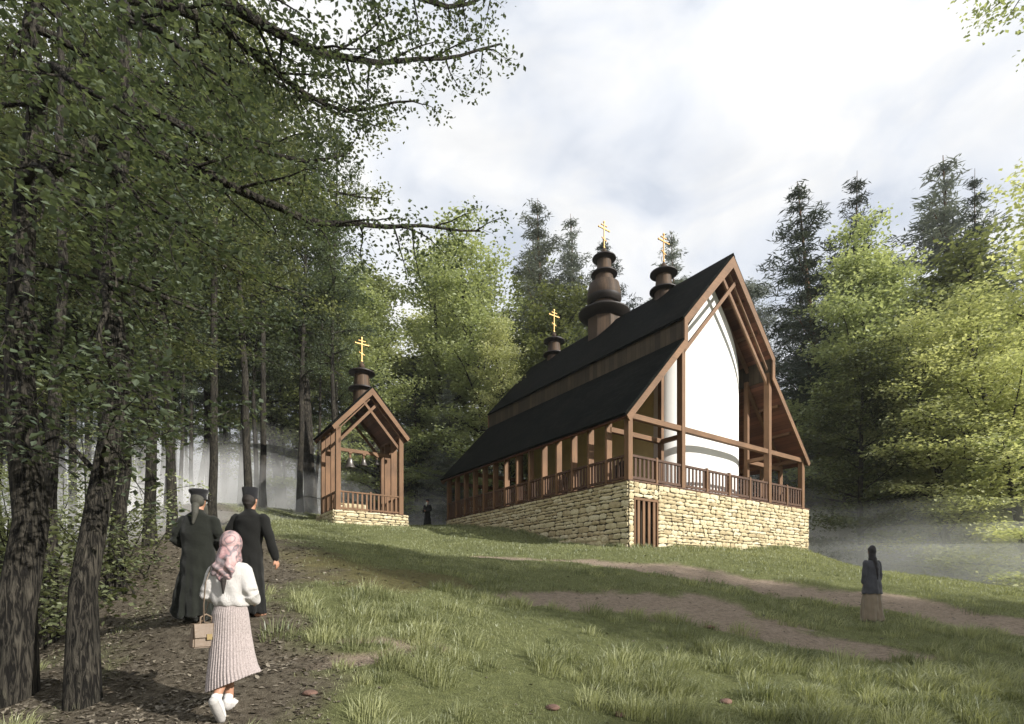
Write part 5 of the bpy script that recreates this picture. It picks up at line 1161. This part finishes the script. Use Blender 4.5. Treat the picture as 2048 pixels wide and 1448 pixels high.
# ------------------------------------------------------------------ small things on the ground
def rock(px, py, s, label, col=None, name='stone', cat='stone'):
    x, y = hit(px, py); rng = np.random.default_rng(int(px)); bm = bmesh.new(); bmesh.ops.create_icosphere(bm, subdivisions=3, radius=1)
    for v in bm.verts:
        k = 1+.25*(vnoise(np.array([v.co.x*2+px]), np.array([v.co.y*2+v.co.z*3]))[0]-.5); v.co = Vector((v.co.x*s*k*1.2, v.co.y*s*k*.9, v.co.z*s*.42*k))
    me = bpy.data.meshes.new(name); bm.to_mesh(me); bm.free(); me.materials.append(col)
    for p in me.polygons: p.use_smooth = True
    o = link(name, me, None, (x, y, g1(x, y)+s*.12)); o.rotation_euler = (0, 0, rng.uniform(0, 3)); tag(o, label, cat)
rr_ = simple('reddish stone', (.17, .10, .075), .9, .35, 9, .5)
rock(620, 1402, .07, 'flat reddish stone at the path edge right of the walking woman', rr_); rock(1105, 1421, .075, 'flat reddish stone in the short grass, left one of the pair at the bottom centre', rr_)
rock(1239, 1428, .065, 'flat reddish stone in the short grass, right one of the pair at the bottom centre', rr_); rock(1419, 1258, .09, 'brown stone lying in the bare earth patch below the church', rr_)
rock(1452, 1408, .07, 'small reddish stone half hidden in the thick grass', rr_)
C2 = Matrix.Translation((CH.x, CH.y, 0)) @ Matrix.Rotation(ROT, 4, 'Z')
w = C2 @ Vector((-.25, 2.3, 0)); t = empty('stone_step', (w.x, w.y, g1(w.x, w.y)-.05), ROT, label='long pale stone slab lying on the grass against the left side of the stone base', cat='slab')
stone_part('block', [((-.22, 1.3, 0), (0, -1), 2.6, -.2, .2, (-1, 0)), ((-.22, -1.3, 0), (1, 0), .42, -.2, .2, (0, -1))], t, (0, 0, 0), 8, depth=.03); mb = MB(); mb.box(-.22, .2, -1.3, 1.3, -.3, .21); mb.build('slab', M['stone'], t, bevel=.02)
# ------------------------------------------------------------------ sky, light, air, camera
SUNEL = R(25.5); sd = Vector((.876, -.48, 0)).normalized(); sdir = Vector((sd.x*math.cos(SUNEL), sd.y*math.cos(SUNEL), math.sin(SUNEL)))
li = bpy.data.lights.new('sun', 'SUN'); li.energy = 5; li.angle = R(.6); li.color = (1, .96, .90)
so = bpy.data.objects.new('sun', li); COL.objects.link(so); so.rotation_euler = (-sdir).to_track_quat('-Z', 'Y').to_euler(); so.location = (30, -10, 40)
wd = bpy.data.worlds.new('World'); S.world = wd; wd.use_nodes = True; nt = wd.node_tree; nt.nodes.clear(); n = nt.nodes; l = nt.links
out = n.new('ShaderNodeOutputWorld'); bg = n.new('ShaderNodeBackground'); l.new(bg.outputs[0], out.inputs[0])
sky = n.new('ShaderNodeTexSky'); sky.sky_type = 'NISHITA'; sky.sun_disc = False; sky.sun_elevation = SUNEL; sky.sun_rotation = math.atan2(sd.x, sd.y); sky.dust_density = 2.5
tc = n.new('ShaderNodeTexCoord'); mp = n.new('ShaderNodeMapping'); mp.inputs['Scale'].default_value = (1, 1, 1.8); mp.inputs['Rotation'].default_value = (.3, .5, .2); l.new(tc.outputs['Generated'], mp.inputs[0])
no = n.new('ShaderNodeTexNoise'); no.inputs['Scale'].default_value = 2.6; no.inputs['Detail'].default_value = 9; no.inputs['Roughness'].default_value = .58; no.inputs['Distortion'].default_value = .35; l.new(mp.outputs[0], no.inputs['Vector'])
no2 = n.new('ShaderNodeTexNoise'); no2.inputs['Scale'].default_value = 5; no2.inputs['Detail'].default_value = 8; no2.inputs['Distortion'].default_value = .5; l.new(mp.outputs[0], no2.inputs['Vector'])
cr = ramp(n, [(.30, (0.8,)*3), (.44, (.92,)*3), (.56, (1,)*3)]); l.new(no.outputs['Fac'], cr.inputs[0])
cc = ramp(n, [(.34, (5.6, 6.0, 6.7)), (.46, (6.8, 7.05, 7.5)), (.60, (7.9, 7.9, 7.85))]); l.new(no2.outputs['Fac'], cc.inputs[0])
mx = n.new('ShaderNodeMix'); mx.data_type = 'RGBA'; l.new(cr.outputs[0], mx.inputs[0]); l.new(sky.outputs[0], mx.inputs[6]); l.new(cc.outputs[0], mx.inputs[7]); l.new(mx.outputs[2], bg.inputs[0]); bg.inputs[1].default_value = .1
def air(name, box, dens, label, top=None):
    mb = MB(); x0, x1, y0, y1, z0, z1 = box; mb.box(*box)
    m = bpy.data.materials.new(name); m.use_nodes = True; nt = m.node_tree; nt.nodes.clear(); o = nt.nodes.new('ShaderNodeOutputMaterial'); v = nt.nodes.new('ShaderNodeVolumePrincipled')
    v.inputs['Color'].default_value = (.93, .95, 1, 1); v.inputs['Density'].default_value = dens; v.inputs['Anisotropy'].default_value = .1; nt.links.new(v.outputs[0], o.inputs['Volume'])
    ob = mb.build(name, m); tag(ob, label, name, kind='stuff'); return ob
air('haze', (-125, 125, -60, 125, -20, 45), HAZE, 'thin even haze over the whole clearing')
PLAN = [(-75, 12, 1), (-15, 17.5, 1), (-12, 24, 1), (-12, 31, 1), (-7, 32.5, 1), (-3, 34.6, .95), (8, 43, .9), (15, 35.5, .9), (17.8, 27.0, .75), (24, 20.5, .65), (60, 16, .6), (100, 30, .7), (100, 110, .9), (-90, 110, 1.2)]
for q, (zt, dn, ins) in enumerate([(3, .24, 0), (4.5, .18, 2.5), (6, .15, 5), (7.8, .13, 8), (10, .10, 11), (13, .08, 14), (16, .07, 18), (20, .05, 22)]):
    rgm = random.Random(q+5); mb = MB(); cx, cy = 5, 70; ring = []
    for i in range(len(PLAN)):
        (xa, ya, ha), (xb, yb_, hb) = PLAN[i], PLAN[(i+1) % len(PLAN)]
        for t in (0, .25, .5, .75): ring.append((xa+(xb-xa)*t, ya+(yb_-ya)*t+ins*rgm.uniform(.8, 1.3)*(1.7 if xa < -7 else 1), ha+(hb-ha)*t))
    k = len(ring); z_ = [zt*h*rgm.uniform(.78, 1.22) for _, _, h in ring]
    mb.add([(x, y, -14) for x, y, _ in ring]+[(x, y, z) for (x, y, _), z in zip(ring, z_)]+[(cx, cy, -14), (cx, cy, zt+2)], [(i, (i+1) % k, (i+1) % k+k, i+k) for i in range(k)]+[((i+1) % k, i, 2*k) for i in range(k)]+[(i+k, (i+1) % k+k, 2*k+1) for i in range(k)])
    m_ = bpy.data.materials['haze'].copy(); m_.name = 'mist'; m_.node_tree.nodes['Principled Volume'].inputs['Anisotropy'].default_value = -.45; m_.node_tree.nodes['Principled Volume'].inputs['Density'].default_value = MIST*dn; m_.node_tree.nodes['Principled Volume'].inputs['Color'].default_value = (1, 1, 1, 1)
    tag(mb.build('mist', m_), 'white mist lying among the trunks behind the church and belfry', 'mist', kind='stuff')
cam = bpy.data.cameras.new('camera'); co = bpy.data.objects.new('camera', cam); COL.objects.link(co); co.location = (0, 0, 0); co.rotation_euler = (R(90), 0, 0)
cam.sensor_width = 36; cam.lens = F/2048*36; cam.shift_y = (HY-724)/2048; cam.clip_end = 2000; S.camera = co
S.view_settings.view_transform = 'Standard'; S.view_settings.look = 'None'; S.view_settings.exposure = EXPO; S.view_settings.gamma = 1
c = S.cycles; c.max_bounces = 10; c.diffuse_bounces = 3; c.glossy_bounces = 2; c.transmission_bounces = 3; c.transparent_max_bounces = 8; c.volume_bounces = VB; c.use_denoising = True; c.caustics_reflective = False; c.caustics_refractive = False; c.sample_clamp_indirect = 6
